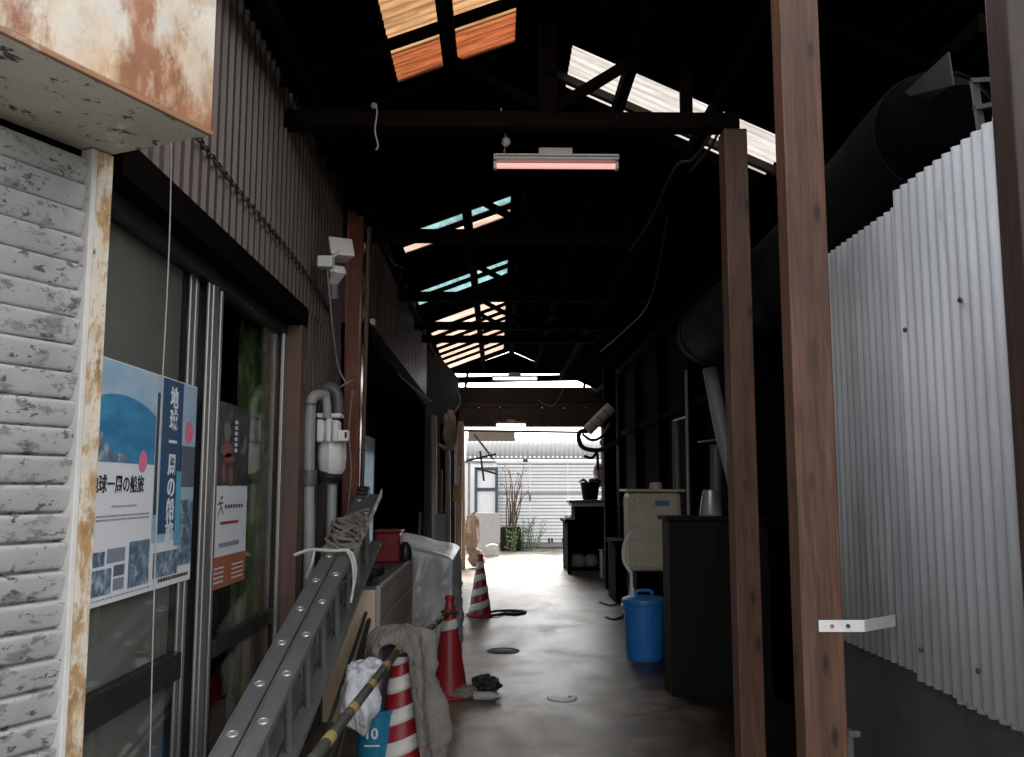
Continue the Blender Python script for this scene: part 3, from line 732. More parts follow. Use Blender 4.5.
# ------------------------------------------------------------------ overhanging upper storey and recessed wall
ov = thing('overhanging_storey', 'dark brown ribbed upper storey jutting over the left side', 'building', (-1.3, 9, 2.7))
mb = MB(); corr(mb, (-.985, 6.95, 2.74), (0, 1, 0), 5.8, (0, 0, 1), 1.05, (1, 0, 0), .17, -.028, 'trap'); corr(mb, (-1.6, 6.94, 2.74), (1, 0, 0), .61, (0, 0, 1), 1.05, (0, -1, 0), .098, .014, 'trap')
mb.build('cladding', 'sidingdark', ov, solid=.002)
MB().box(-1.75, -1.0, 6.97, 12.75, 2.76, 3.8).build('storey_body', 'blackwall', ov)
MB().box(-1.7, -.97, 6.92, 12.8, 2.70, 2.745).build('soffit_board', 'blackwood', ov)
MB().box(-1.02, -.96, 6.9, 12.8, 2.60, 2.697).build('edge_beam', 'blackwood', ov)
rw = thing('recessed_wall', 'black wall recessed under the overhang with a glazed door', 'wall', (-1.65, 11, 0))
DX0, DX1 = 10.3, 11.95
mb = MB(); mb.box(-1.75, -1.6, 6.5, DX0, 0, 2.7); mb.box(-1.75, -1.6, DX1, 17.9, 0, 2.7); mb.box(-1.75, -1.6, DX0, DX1, 2.12, 2.7); mb.box(-1.75, -1.6, 12.8, 17.9, 2.7, 3.8)
mb.box(-1.6, -1.285, 6.42, 6.5, 0, 3.8)
mb.build('wall_boards', 'blackwall', rw)
dfr = MB().box(-1.70, -1.58, DX0, DX0 + .07, 0, 2.12).box(-1.70, -1.58, DX1 - .07, DX1, 0, 2.12).box(-1.70, -1.58, DX0 + .07, DX1 - .07, 1.97, 2.12).build('door_frame', 'whitepaint', rw, bevel=.004)
MB().box(-1.66, -1.63, DX0 + .07, DX0 + .42, .0, 1.97).build('door_leaf', 'black', dfr)
MB().box(-1.65, -1.64, DX0 + .42, DX1 - .07, 0, 1.97).build('pane', 'dusty', dfr)
mb = MB()
for k in range(7): mb.box(-1.6, -1.57, 7.1 + k * .45, 7.13 + k * .45, 0, 2.7)
mb.build('batten', 'blackwood', rw)
a = atX(369, 322, -1.0); tag(MB().box(a.x - .02, a.x + .05, a.y - .04, a.y + .04, a.z - .025, a.z + .02).build('junction_box', 'white', bevel=.005), 'small white junction box under the overhang beside steel column', 'box', 'small fittings under the overhang')
a = atX(400, 361, -1.05); tag(MB().bar(a + Vector((-.05, -.1, .03)), a + Vector((.05, .12, -.03)), .035, .03).build('lamp_bracket', 'white', bevel=.005), 'small white metal bracket further along under the overhang', 'bracket', 'small fittings under the overhang')

for i, (pts_, lab) in enumerate((
    ([(372, 205, 7.2), (380, 240, 7.6), (392, 262, 8.2), (404, 268, 9.0)], 'dark cable drooping along the ribbed overhang'),
    ([(366, 326, 7.0), (385, 352, 8.0), (402, 378, 9.2), (432, 402, 11.5)], 'dark cable clipped under the edge of the overhang'),
    ([(600, 352, 12.0), (625, 330, 9.5), (650, 300, 7.5), (668, 215, 6.2)], 'dark cable looping along the right roof slope'))):
    tag(MB().tube(smoothpath([atY(a_, b_, c_) for a_, b_, c_ in pts_], 6), .007, 6).build('wall_cable', 'cord', smooth=True), lab, 'cable', 'cables strung along the passage')
tag(MB().tube(smoothpath([atY(353, 386, 6.55), atY(349, 430, 6.58), atY(351, 470, 6.58), atY(347, 520, 6.55)], 6), .006, 6).build('thin_cable', 'palecord', smooth=True), 'thin pale cable hanging down the front of the steel column', 'cable')
# ------------------------------------------------------------------ ladder lying on edge, rising away
lv = Vector((0, 1, .267)).normalized(); ln = Vector((0, -.267, 1)).normalized()
L0 = Vector((-.868, 2.13, .325))
def lp(s, x, h): return L0 + lv * s + Vector((x, 0, 0)) + ln * h
la = thing('extension_ladder', 'dull aluminium extension ladder on its side, roped against left wall', 'ladder', tuple(L0))
ds = .432 * (1.045) * 1.0407 / 1.0
for sec, (xo, s0, s1) in enumerate(((-.043, 0.0, 4.36), (.042, .05, 4.32))):
    for h in (0.0, -.33):
        rl = MB().bar(lp(s0, xo, h), lp(s1, xo, h), .074, .028, tuple(ln)).build('side_rail', 'ladder', la, bevel=.004)
        if h > -.1:
            MB().bar(lp(s0, xo - .033, h + .015), lp(s1, xo - .033, h + .015), .008, .006, tuple(ln)).bar(lp(s0, xo + .033, h + .015), lp(s1, xo + .033, h + .015), .008, .006, tuple(ln)).build('rail_flange', 'ladder', rl)
            s = .12 + sec * .085
            while s < 4.25:
                c = lp(s, xo, h + .0145)
                ring = [c + Vector((.018 * math.cos(t * math.pi / 9), 0, 0)) + lv * (.018 * math.sin(t * math.pi / 9)) for t in range(19)]
                MB().tube(ring, .004, 6).poly([c + Vector((.0165 * math.cos(t * math.pi / 8), 0, 0)) + lv * (.0165 * math.sin(t * math.pi / 8)) for t in range(16)], ln, .002).build('rivet', 'rivet', rl, smooth=True)
                s += .368
    s = .12 + sec * .085
    while s < 4.25:
        MB().tube([lp(s, xo, -.318), lp(s, xo, -.012)], .018, 10).build('rung', 'ladder', la, smooth=True)
        s += .368
MB().bar(lp(3.1, .085, .0), lp(4.34, .085, .02), .004, .05, tuple(ln)).build('edge_strip', 'rivet', la)
MB().bar(lp(4.28, -.043, .02), lp(4.42, -.043, .02), .08, .045, tuple(ln)).bar(lp(4.31, -.043, .045), lp(4.37, -.043, .045), .06, .03, tuple(ln)).build('end_bracket', 'black', la, bevel=.012)
# rope bundle tied round it
rng = random.Random(3); mb = MB()
for i in range(13):
    s0 = 3.18 + rng.random() * .5; pts = []
    for k in range(9):
        t = 2 * math.pi * k / 8 + rng.random() * .4
        pts.append(lp(s0 + .11 * math.sin(t * 1.0) + rng.uniform(-.05, .05), .0 + .092 * math.cos(t) + rng.uniform(-.015, .015), .035 + .018 * math.sin(2 * t) + rng.uniform(0, .03)))
    mb.tube(smoothpath(pts, 5), .008, 6)
for i in range(3):
    pts = [lp(3.14 + i * .035, .095 * math.cos(t * .7 - .2), .03 - .2 * max(0, -math.sin(t * .7 - .2))) for t in range(10)]
    mb.tube(smoothpath(pts, 4), .009, 6)
tag(mb.build('rope_bundle', 'rope', smooth=True), 'tangled grey rope wound round the top of the ladder', 'rope')
mb = MB(); mb.tube(smoothpath([lp(3.06, -.23, .02), lp(3.06, -.14, .05), lp(3.04, -.02, .05), lp(3.05, .07, .045), lp(3.0, .11, -.03), lp(2.98, .10, -.14)], 6), [.009] * 30 + [.006], 7)
mb.tube(smoothpath([lp(3.05, .06, .045), lp(2.98, .095, .01), lp(2.93, .11, -.08), lp(2.88, .10, -.18)], 6), .007, 7)
mb.tube(smoothpath([lp(3.06, -.12, .045), lp(3.02, -.13, -.02), lp(3.02, -.16, -.09)], 6), .007, 7)
tag(mb.build('tie_rag', 'whitecloth', smooth=True), 'white rag strip tying the ladder to the grey pipe', 'rag')
# poles propped under the ladder
for i, (xa, xb, ya, yb) in enumerate(((318, 372, 757, 595), (330, 375, 757, 600), (338, 366, 757, 640))):
    a = atX(xa, ya, -.80 + .02 * i); b2 = atX(xb, yb, -.86 + .02 * i)
    a = a + (a - b2) * .35
    if a.z < .015: a = a + (b2 - a) * ((.015 - a.z) / (b2.z - a.z))
    tag(MB().tube([a, b2], .011 + .004 * (i == 1), 8).build('steel_rod', 'cord', smooth=True),
        ['dark rod leaning lengthwise nearest the ladder', 'thick dark rod leaning between two thinner ones', 'dark rod leaning nearest the white plastic bag'][i], 'rod', 'rods leaning below the ladder')

# ------------------------------------------------------------------ plank box, red container, tarp-covered stack
BX0, BX1, BY0, BY1, BZ = -1.42, -.76, 6.15, 8.5, .855
wb = thing('plank_box', 'long wooden plank box with pale plywood end beside the ladder', 'box', ((BX0 + BX1) / 2, (BY0 + BY1) / 2, 0))
MB().box(BX0 + .3, BX1 - .03, BY0 - .012, BY0 + .01, 0, BZ - .02).build('plywood_end', 'plywood', wb, bevel=.002)
MB().box(BX1 - .027, BX1 + .004, BY0 - .03, BY0 + .02, 0, BZ + .004).build('corner_strip', 'greyboard', wb, bevel=.002)
for k in range(4): MB().box(BX1 - .02, BX1 - .004 * (k % 2), BY0 + .022, BY1, .01 + k * .208, .203 + k * .208).build('side_plank', 'plank', wb, bevel=.004)
MB().box(BX0, BX1 - .022, BY0 + .011, BY1, 0, BZ - .022).build('box_body', 'blackwall', wb)
MB().box(BX0, BX1 - .01, BY0 - .02, BY1 - .02, BZ - .02, BZ).build('lid', 'lid', wb, bevel=.003)
MB().box(BX1 - .008, BX1 + .006, BY0 + .03, BY1, BZ - .015, BZ + .012).build('lid_edge', 'whitepaint', wb, bevel=.003)
rc = thing('red_container', 'red plastic container standing on the far end of the plank box', 'container', tuple(atY(386, 553, 8.0)))
zb_ = BZ + .001
a = atY(374, 550, 8.0); b2 = atY(400, 533, 8.0)
MB().box(a.x, b2.x, 8.0, 8.28, zb_, b2.z).build('tub', 'redbox', rc, bevel=.02)
MB().box(a.x - .006, b2.x + .012, 7.99, 8.29, b2.z + .001, b2.z + .022).build('lid', 'redbox', rc, bevel=.008)
a = atY(405, 541, 8.1); mb = MB(); mb.lathe([(.05, BZ + .001), (.06, BZ + .06), (.05, BZ + .13), (.02, BZ + .17)], (a.x, 8.15, 0), 14)
tag(mb.build('spray_can', 'black', smooth=True), 'small black bottle beside the red container', 'bottle')
def crumple(mb, fn, nu, nv): mb.grid(fn, nu, nv)
mb = MB(); rr = random.Random(9)
def sheetfn(u, v):
    x = -1.30 + .50 * u; y = 6.2 + .42 * v
    h = noise.noise(Vector((u * 5, v * 5, 3))) * .06 + noise.noise(Vector((u * 12, v * 12, 9))) * .03
    return (x + .03 * noise.noise(Vector((u * 3, v * 6, 1))), y, BZ + .04 + h + (.05 * (1 - abs(2 * v - 1))))
mb.grid(sheetfn, 30, 24); tag(mb.build('dark_plastic_sheet', 'black', smooth=True, solid=.004), 'crumpled dark plastic sheet on the near end of the plank box', 'sheet')

def tarp():
    mb = MB(); x0, x1, y0, y1, h = -1.05, -.41, 8.62, 10.35, .865
    NX, NY, NZ = 50, 80, 52
    def disp(p, nrm):
        q = Vector(p)
        # slack hanging folds that fan out from the upper corners, plus fine crumple
        r1 = 1 - abs(noise.noise(Vector((q.x * 6 + q.y * 6 + (h - q.z) * 2.2, q.z * 2.0 + q.x, 4.0)))) * 2.2
        r2 = 1 - abs(noise.noise(Vector((q.x * 9 - q.z * 5, q.y * 9 + q.z * 5, 8.0)))) * 2.2
        fold = 1.1 * r1 + .55 * r2 - 1 + .4 * math.sin(q.y * 13 + q.x * 15 + noise.noise(q * 2.2) * 5 - (h - q.z) * 4) * .5 + noise.noise(q * 4.2)
        k = min(1, (h - q.z) / .35)
        a = (.042 * fold + .010 * noise.noise(q * 13)) * (0.3 + .7 * k)
        return q + nrm * (a + .045 * (1 - q.z / h) ** 2)
    def top(u, v):
        x = x0 + (x1 - x0) * u; y = y0 + (y1 - y0) * v
        z = h + .15 * (1 - u) - .03 * math.sin(math.pi * u) * math.sin(math.pi * v) + .018 * noise.noise(Vector((x * 5, y * 5, 0)))
        e = min(u, 1 - u, v * 2.5, (1 - v) * 2.5); z -= .03 * max(0, 1 - e / .12) ** 2
        return (x, y, z)
    def ztop(u, v): return top(u, v)[2]
    mb.grid(top, NX, NY)
    def side(axis):
        def fn(u, v):
            if axis == 'f': X, Y, uu, vv, nr = x0 + (x1 - x0) * u, y0, u, 0, Vector((0, -1, 0))
            if axis == 'r': X, Y, uu, vv, nr = x1, y0 + (y1 - y0) * u, 1, u, Vector((1, 0, 0))
            if axis == 'b': X, Y, uu, vv, nr = x1 + (x0 - x1) * u, y1, 1 - u, 1, Vector((0, 1, 0))
            if axis == 'l': X, Y, uu, vv, nr = x0, y1 + (y0 - y1) * u, 0, 1 - u, Vector((-1, 0, 0))
            zt = ztop(uu, vv); z = .02 + (zt - .02) * v
            k = min(1, u / .06, (1 - u) / .06) if axis in 'fr' else 1
            p = disp((X, Y, z), nr)
            b = Vector((X, Y, z))
            return b + (p - b) * (k * min(1, (1 - v) / .08))
        return fn
    for a in 'frbl': mb.grid(side(a), NX if a in 'fb' else NY, NZ)
    return mb
tb = thing('tarp_covered_stack', 'boxy stack under a silver-grey tarp beside the red cones', 'tarp', (-.7, 9.4, 0))
tarp().build('tarp_cover', 'tarp', tb, smooth=True)
MB().box(-1.02, -.45, 8.68, 10.3, 0, .05).build('pallet_base', 'blackwood', tb)

# ------------------------------------------------------------------ traffic cones
def cone_r(z): return .135 - (.135 - .026) * (z - .03) / .67
def make_cone(label, bands, skew=.0):
    t = thing('traffic_cone', label, 'cone', (0, 0, 0), 'red traffic cones along the left side')
    MB().lathe([(.165, 0), (.17, .012), (.16, .03), (.125, .034)], (0, 0, 0), 8).build('base', 'conered', t, bevel=.005)
    prof = [(cone_r(z), z) for z in [.03 + .67 * i / 20 for i in range(21)]]
    prof += [(.022, .71), (.012, .715)]
    MB().lathe(prof, (0, 0, 0), 36).build('body', 'conered', t, smooth=True)
    MB().lathe([(.033, .685), (.037, .70), (.033, .712), (.02, .718)], (0, 0, 0), 24).build('tip', 'conered', t, smooth=True)
    for (z0, z1) in bands:
        def band(u, v, z0=z0, z1=z1):
            th = 2 * math.pi * u; z = z0 + (z1 - z0) * v
            r_ = cone_r(z); z2_ = min(.70, max(.036, z + skew * r_ * math.cos(th)))
            r_ = cone_r(z2_) + .002 + .0015 * math.sin(math.pi * v)
            return (r_ * math.cos(th), r_ * math.sin(th), z2_)
        MB().grid(band, 40, 4).build('white_band', 'conewhite', t, smooth=True, solid=.001)
    return t
stripes = [(.09, .17), (.25, .33), (.41, .49), (.55, .63)]
k1 = make_cone('striped red and white cone under the beige cloth, nearest in view', stripes, .32)
p = atZ(400, 768, 0); k1.location = (p.x, p.y, 0); K1 = p.copy()
k2 = make_cone('red cone with a single white band, in front of the grey tarp', [(.475, .545)], .2)
p = atZ(449, 697, 0); k2.location = (p.x, p.y, 0); K2 = p.copy()
k3 = clone(k1); k3['label'] = 'far red and white striped cone behind the grey tarp'
p = atZ(480, 616, 0); k3.location = (p.x, p.y, 0)
k4 = clone(k1); k4['label'] = 'striped cone holding the near end of the worn bar, bottom edge'
k4.location = (-.58, 2.50, 0)
def cone_bar(a, b2, label):
    a = Vector(a); b2 = Vector(b2); t = thing('cone_bar', label, 'bar', tuple((a + b2) / 2), 'worn yellow and black bars between cones')
    d = (b2 - a); n = 12
    MB().tube([a, b2], .020, 12).build('pole', 'barblack', t, smooth=True)
    for i in range(1, n, 2):
        MB().tube([a + d * (i / n), a + d * ((i + .42) / n)], .0213, 12).build('yellow_band', 'baryellow', t, smooth=True)
    for e in (a, b2):
        ring = [e + Vector((.055 * math.cos(j * math.pi / 8), .055 * math.sin(j * math.pi / 8), 0)) for j in range(17)]
        MB().tube(ring, .011, 6).build('end_ring', 'barblack', t, smooth=True)
cone_bar((k4.location.x, k4.location.y, .665), (K1.x, K1.y, .64), 'worn yellow-black bar running from cloth-covered cone towards bottom edge')
cone_bar((K1.x, K1.y, .60), (K2.x, K2.y, .60), 'yellow-black bar linking the cloth-covered cone to the single-band cone')

# blanket draped over nearest cone
def drape(u, v):
    th = R(-90) + 2 * math.pi * u
    side = math.cos(th)
    fr = abs(((th + math.pi / 2 + math.pi) % (2 * math.pi)) - math.pi)   # angle away from the viewer's side
    rightward = side > 0
    k = min(1, max(0, (fr - (.30 if rightward else .42)) / (.28 if rightward else .5))); k = k * k * (3 - 2 * k)
    Lh = .155 + k * ((.56 + .12 * side) if rightward else (.26 + .12 * (1 + side)))
    if not rightward: Lh += .25 * max(0, min(1, (fr - 1.9) / .8))
    Lh += .03 * math.sin(4 * th)
    s = v * Lh
    rr = .012 + .115 * min(1, s / .12) ** .8 + .085 * max(0, s - .12) + .04 * min(1, s / .4) * math.sin(5 * th + .6) + .016 * min(1, s / .4) * math.sin(12 * th + 1)
    rr += .04 * noise.noise(Vector((math.cos(th) * 2, math.sin(th) * 2, s * 4))) * min(1, s / .1)
    zz = .742 - .045 * (min(1, s / .12) ** 2) - .97 * max(0, s - .10) + .014 * noise.noise(Vector((math.cos(th) * 3, math.sin(th) * 3, s * 9)))
    w_ = min(1, s / .12)
    cq = Vector((math.cos(th) * 1.6, math.sin(th) * 1.6, s * 5.5))
    rr += w_ * (.030 * (.5 - abs(noise.noise(cq * 1.5))) + .016 * (.5 - abs(noise.noise(cq * 3.4 + Vector((5, 0, 0))))))
    zz += w_ * .012 * noise.noise(cq * 2.6)
    x = rr * math.cos(th) * (1.05 if rightward else 1.2) + .0; y = rr * math.sin(th)
    return (K1.x + x, K1.y + y + .015, max(.012, zz))
tag(MB().grid(drape, 170, 64).build('stained_cloth', 'blanket', smooth=True, solid=.012), 'stained beige cloth draped over the nearest striped cone', 'cloth')

# plastic bag
def blob(c, rx, ry, rz, seed, amp=.18, freq=2.2, fine=.05, sub=4, flat=True):
    bm = bmesh.new(); bmesh.ops.create_icosphere(bm, subdivisions=sub, radius=1)
    vs = []
    for v in bm.verts:
        n = v.co.normalized()
        d = 1 + amp * noise.noise(n * freq + Vector((seed, 0, 0))) + fine * (1 - 2 * abs(noise.noise(n * 6 + Vector((0, seed, 0))))) + fine * .6 * noise.noise(n * 13 + Vector((0, 0, seed)))
        p = Vector((n.x * rx, n.y * ry, n.z * rz)) * d
        if flat and p.z < -rz * .8: p.z = -rz * .8
        vs.append(Vector(c) + p)
    fs = [tuple(v.index for v in f.verts) for f in bm.faces]; bm.free()
    return vs, fs
wbag = thing('plastic_bag', 'white plastic bag bulging between the ladder and beige cloth', 'bag', (-.70, 4.8, .19))
c = atY(360, 700, 4.75)
vs, fs = blob((c.x - .02, 4.9, .43), .098, .12, .165, 2.0, .24, 1.9, .055, 5, False); MB().add(vs, fs).build('bag_body', 'bag', wbag, smooth=True)
vs, fs = blob((c.x + .03, 4.88, .57), .07, .06, .05, 6.0, .35, 2.0, .08, 4, False); MB().add(vs, fs).build('crumpled_mouth', 'bag', wbag, smooth=True)
# blue tub with number
c = atY(372, 757, 5.02)
bt = thing('blue_pail', 'bright blue pail printed with white 10, behind the striped cone', 'pail', (c.x, 5.12, 0))
MB().lathe([(.085, 0), (.09, .01), (.10, .30), (.107, .305), (.107, .325), (.098, .325), (.09, .25)], (c.x, 5.12, 0), 28).build('tub', 'bluecyan', bt, smooth=True)
tv, tf = textmesh('10', .075, 'paper', (c.x - .045, 5.12 - .1005, .19), (1, 0, 0), (0, 0, 1), bt, bold=.002)
MB().add(tv, tf).build('lettering', 'paper', bt, recalc=False)
MB().box(c.x - .04, c.x + .04, 5.018, 5.0195, .15, .158).build('print_line', 'paper', bt)
# red rag / pot beside pail
vs, fs = blob((c.x - .1, 4.78, .06), .10, .09, .075, 5.0, .25, 2.4, .05, 4); tag(MB().add(vs, fs).build('red_rag', 'red', smooth=True), 'dark red rag heap on the floor before the blue pail', 'rag')

# weights and bottle at the single-band cone
vs, fs = blob((K2.x + .10, K2.y - .05, .045), .10, .10, .055, 7, .2, 2, .05, 4); tag(MB().add(vs, fs).build('sand_weight', 'rope', smooth=True), 'grey sandbag weight against the base of single-band cone', 'weight')
vs, fs = blob((K2.x + .26, K2.y + .16, .05), .10, .09, .065, 11, .35, 3, .12, 4); tag(MB().add(vs, fs).build('dark_rag', 'cord', smooth=True), 'dark crumpled rag on the floor behind the lying bottle', 'rag')
bo = thing('plastic_bottle', 'clear-white plastic bottle lying by the single-band cone', 'bottle', (K2.x + .27, K2.y - .12, .032))
MB().lathe([(.012, -.10), (.03, -.09), (.031, .04), (.014, .075), (.013, .09)], (K2.x + .27, K2.y - .12, .032), 16, axis='x').build('body', 'greyboard', bo, smooth=True)
MB().lathe([(.016, .088), (.016, .108)], (K2.x + .27, K2.y - .12, .032), 14, axis='x').build('cap', 'whitecloth', bo, smooth=True)
# hose coil by the far cone
p = atZ(492, 616, 0); mb = MB()
mb.tube(smoothpath([(p.x - .1, p.y - .1, .015), (p.x + .05, p.y - .05, .02), (p.x + .15, p.y + .1, .015), (p.x + .28, p.y + .05, .015), (p.x + .4, p.y + .25, .015), (p.x + .25, p.y + .35, .015), (p.x + .05, p.y + .2, .03), (p.x - .05, p.y + .05, .03)], 6), .016, 8)
tag(mb.build('black_hose', 'cord', smooth=True), 'black hose looped on the floor by the far striped cone', 'hose')

# manhole and white cover
p = atZ(503, 651, 0)
mh = thing('manhole_cover', 'round dark iron manhole cover in the middle of the floor', 'manhole', (p.x, p.y, 0))
MB().lathe([(.0, .004), (.118, .004), (.12, .003), (.12, .001)], (p.x, p.y, 0), 36).build('plate', 'iron', mh, smooth=True)
MB().lathe([(.128, .001), (.13, .007), (.15, .007), (.152, .001)], (p.x, p.y, 0), 36).build('rim', 'iron', mh, smooth=True)
p = atZ(562, 698, 0)
wc = thing('white_cleanout_disc', 'round white plastic cleanout disc set in the floor', 'floor disc', (p.x, p.y, 0))
MB().lathe([(.001, .012), (.085, .012), (.105, .008), (.108, .001)], (p.x, p.y, 0), 36).build('plate', flat('white_lid', (.88, .87, .85)), wc, smooth=True)
MB().lathe([(.0005, .016), (.013, .016), (.013, .0125)], (p.x + .055, p.y - .01, 0), 12).build('screw', 'cord', wc, smooth=True)

# ------------------------------------------------------------------ roof with skylights
RX, RZ = .27, 4.16; XL, XR = -1.45, 2.25; SL, SR = .375, .455
YA, YB = 3.36, 17.85
def rz(x): return RZ - (SL * (RX - x) if x < RX else SR * (x - RX))
rf = thing('passage_roof', 'dark gabled roof of black sheets with coloured translucent skylights', 'roof', (0.3, 10, 3.4))
sky = [  # x0, x1, y0, y1, material  (left slope first)
    (-.58, .10, 3.6, 4.78, 'skycream'), (-.58, .10, 4.78, 5.12, 'skyorange'),
    (-.88, .12, 7.85, 8.2, 'skyturq'), (-.88, .12, 8.2, 8.62, 'skypink'),
    (-.95, .12, 10.15, 11.3, 'skyturq'), (-.95, .12, 12.1, 17.2, 'skypink'),
    (.44, 1.72, 5.04, 5.72, 'skywhite')]
def slope_cells(x0, x1, sheets):
    xs = sorted({x0, x1} | {s[0] for s in sheets} | {s[1] for s in sheets}); ys = sorted({YA, YB} | {s[2] for s in sheets} | {s[3] for s in sheets})
    mb = MB()
    for i in range(len(xs) - 1):
        for j in range(len(ys) - 1):
            mx, my = (xs[i] + xs[i + 1]) / 2, (ys[j] + ys[j + 1]) / 2
            if any(s[0] < mx < s[1] and s[2] < my < s[3] for s in sheets): continue
            a = (xs[i], ys[j], rz(xs[i])); d = Vector((xs[i + 1], ys[j], rz(xs[i + 1]))) - Vector(a)
            corr(mb, a, (0, 1, 0), ys[j + 1] - ys[j], d, d.length, (0, 0, 1), .076, .009)
    return mb
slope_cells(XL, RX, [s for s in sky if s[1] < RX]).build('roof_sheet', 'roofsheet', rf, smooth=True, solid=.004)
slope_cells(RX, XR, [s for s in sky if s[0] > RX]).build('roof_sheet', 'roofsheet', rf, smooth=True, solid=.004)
for s in sky:
    a = (s[0], s[2], rz(s[0])); d = Vector((s[1], s[2], rz(s[1]))) - Vector(a)
    o = corr(MB(), a, (0, 1, 0), s[3] - s[2], d, d.length, (0, 0, 1), .076, .009).build('skylight_sheet', s[4], rf, smooth=True)
    o['label'] = {'skycream': 'cream translucent skylight', 'skyorange': 'orange translucent skylight', 'skyturq': 'turquoise translucent skylight', 'skypink': 'faded pinkish translucent skylight', 'skywhite': 'bright white translucent skylight'}[s[4]]
MB().box(RX - .14, RX + .14, YA - .02, YB, RZ + .012, RZ + .03).build('ridge_cap', 'roofsheet', rf)
def slopebar(mb, x0, x1, y, w, h, drop): mb.bar((x0, y, rz(x0) - drop), (x1, y, rz(x1) - drop), w, h); return mb
yl = [3.55, 4.60, 5.2, 5.6, 5.9, 6.3, 6.8, 7.3, 7.82, 8.2, 8.64, 9.0, 9.5, 10.1, 10.5, 11.0, 11.35, 11.8, 12.05, 12.75, 13.3, 13.85, 14.4, 15.0, 15.6, 16.3, 17.25]
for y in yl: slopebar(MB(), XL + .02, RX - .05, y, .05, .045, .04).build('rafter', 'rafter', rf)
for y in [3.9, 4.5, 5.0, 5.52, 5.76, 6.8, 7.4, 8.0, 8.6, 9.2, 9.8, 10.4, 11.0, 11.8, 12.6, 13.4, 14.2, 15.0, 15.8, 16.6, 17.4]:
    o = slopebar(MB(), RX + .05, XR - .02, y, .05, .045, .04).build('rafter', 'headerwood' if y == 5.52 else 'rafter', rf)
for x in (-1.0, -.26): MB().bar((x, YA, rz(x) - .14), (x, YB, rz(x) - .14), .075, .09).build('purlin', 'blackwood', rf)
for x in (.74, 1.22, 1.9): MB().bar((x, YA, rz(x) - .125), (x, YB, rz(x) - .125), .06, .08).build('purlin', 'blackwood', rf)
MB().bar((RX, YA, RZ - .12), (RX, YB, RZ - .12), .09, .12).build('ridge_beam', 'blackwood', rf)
# front gable infill
mb = MB(); mb.poly([(XL, YB, 3.70), (XR, YB, 3.70), (RX + (RZ - 3.72) / SR, YB, 3.72), (RX, YB, RZ - .02), (RX - (RZ - 3.72) / SL, YB, 3.72)], (0, 1, 0), .03); mb.build('rear_gable', 'blackwood', rf)

# trusses
def make_truss():
    t = thing('roof_truss', '', 'truss', (0, 0, 0), 'timber trusses under the roof')
    zb2 = 3.42
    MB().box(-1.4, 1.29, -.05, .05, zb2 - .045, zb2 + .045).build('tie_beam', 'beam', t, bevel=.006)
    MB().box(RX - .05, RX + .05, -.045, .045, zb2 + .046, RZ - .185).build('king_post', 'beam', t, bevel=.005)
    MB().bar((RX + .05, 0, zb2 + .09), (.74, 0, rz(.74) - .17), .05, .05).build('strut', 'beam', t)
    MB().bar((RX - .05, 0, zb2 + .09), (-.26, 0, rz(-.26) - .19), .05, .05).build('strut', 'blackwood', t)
    MB().box(.985, 1.045, -.03, .03, zb2 + .046, rz(1.0) - .06).build('queen_post', 'beam', t, bevel=.004)
    return t
tl = ['nearest roof truss, its tie beam resting on the slim wooden post', 'second roof truss, behind the pink lamp', 'third roof truss, in the dark beyond the first turquoise skylight', 'fourth roof truss, below the second turquoise skylight', 'fifth and farthest roof truss, before the bright gap']
t0 = make_truss()
for i, y in enumerate((4.735, 6.85, 9.2, 10.9, 11.9)):
    t = t0 if i == 0 else clone(t0)
    t.location = (0, y, .02 if i == 0 else -.02 if i == 1 else 0); t['label'] = tl[i]

# ------------------------------------------------------------------ right side: posts, sheet, panel, duct
def post(x0, x1, y, Y, dep, z1, mat, label):
    a = atY(x0, y, Y); b2 = atY(x1, y, Y)
    return tag(MB().box(a.x, b2.x, Y, Y + dep, 0, z1).build('wooden_post', mat, bevel=.006), label, 'post', 'wooden posts along the right side')
post(793.5, 834.5, 400, 2.95, .10, 3.6, 'post', 'thick red-brown knotty post with a pale metal bracket')
post(731.5, 755.5, 400, 4.67, .13, 3.39, 'post', 'slim red-brown post supporting the end of the tie beam')
post(1033, 1082, 400, 2.15, .10, 3.6, 'postdark', 'dark red-brown post at the right edge before corrugated sheeting')
cs = thing('corrugated_fence', 'pale grey corrugated metal sheeting over a dark panel, right foreground', 'fence', (1.34, 3, 0))
s1 = corr(MB(), (1.335, 2.94, .915), (0, 1, 0), .72, (0, 0, 1), 1.52, (-1, 0, 0), .056, .0085, 'sine').build('sheet', 'sheet', cs, smooth=True, solid=.001)
s2 = corr(MB(), (1.319, 2.262, .90), (0, 1, 0), .698, (0, 0, 1), 1.575, (-1, 0, 0), .056, .0085, 'sine').build('sheet', 'sheet', cs, smooth=True, solid=.001)
corr(MB(), (1.331, 2.262, .882), (0, 1, 0), .473, (0, 0, 1), .8, (-1, 0, 0), .056, .0085, 'sine').build('sheet', 'sheet', cs, smooth=True, solid=.001)
for (px, py) in ((921, 650), (978, 671), (905, 330), (960, 300)):
    a = atX(px, py, 1.305); MB().lathe([(.007, -.004), (.009, 0), (.005, .005)], tuple(a), 8, axis='x').build('nail_cap', 'cord', cs)
MB().box(1.355, 1.385, 2.1, 3.68, 0, 1.0).build('lower_panel', 'panel', cs, bevel=.004)
MB().box(1.36, 1.40, 2.1, 3.68, 1.0, 2.40).build('backing_board', 'blackwall', cs)
for y in (2.6, 3.62): MB().box(1.36, 1.41, y, y + .05, 2.40, 2.5).build('stud', 'blackwood', cs)
br = thing('angle_bracket', 'pale metal angle bracket joining thick post to corrugated sheet', 'bracket', tuple(atY(842, 626, 2.94)))
a = atY(819, 632, 2.945); b2 = atY(864, 620, 2.945)
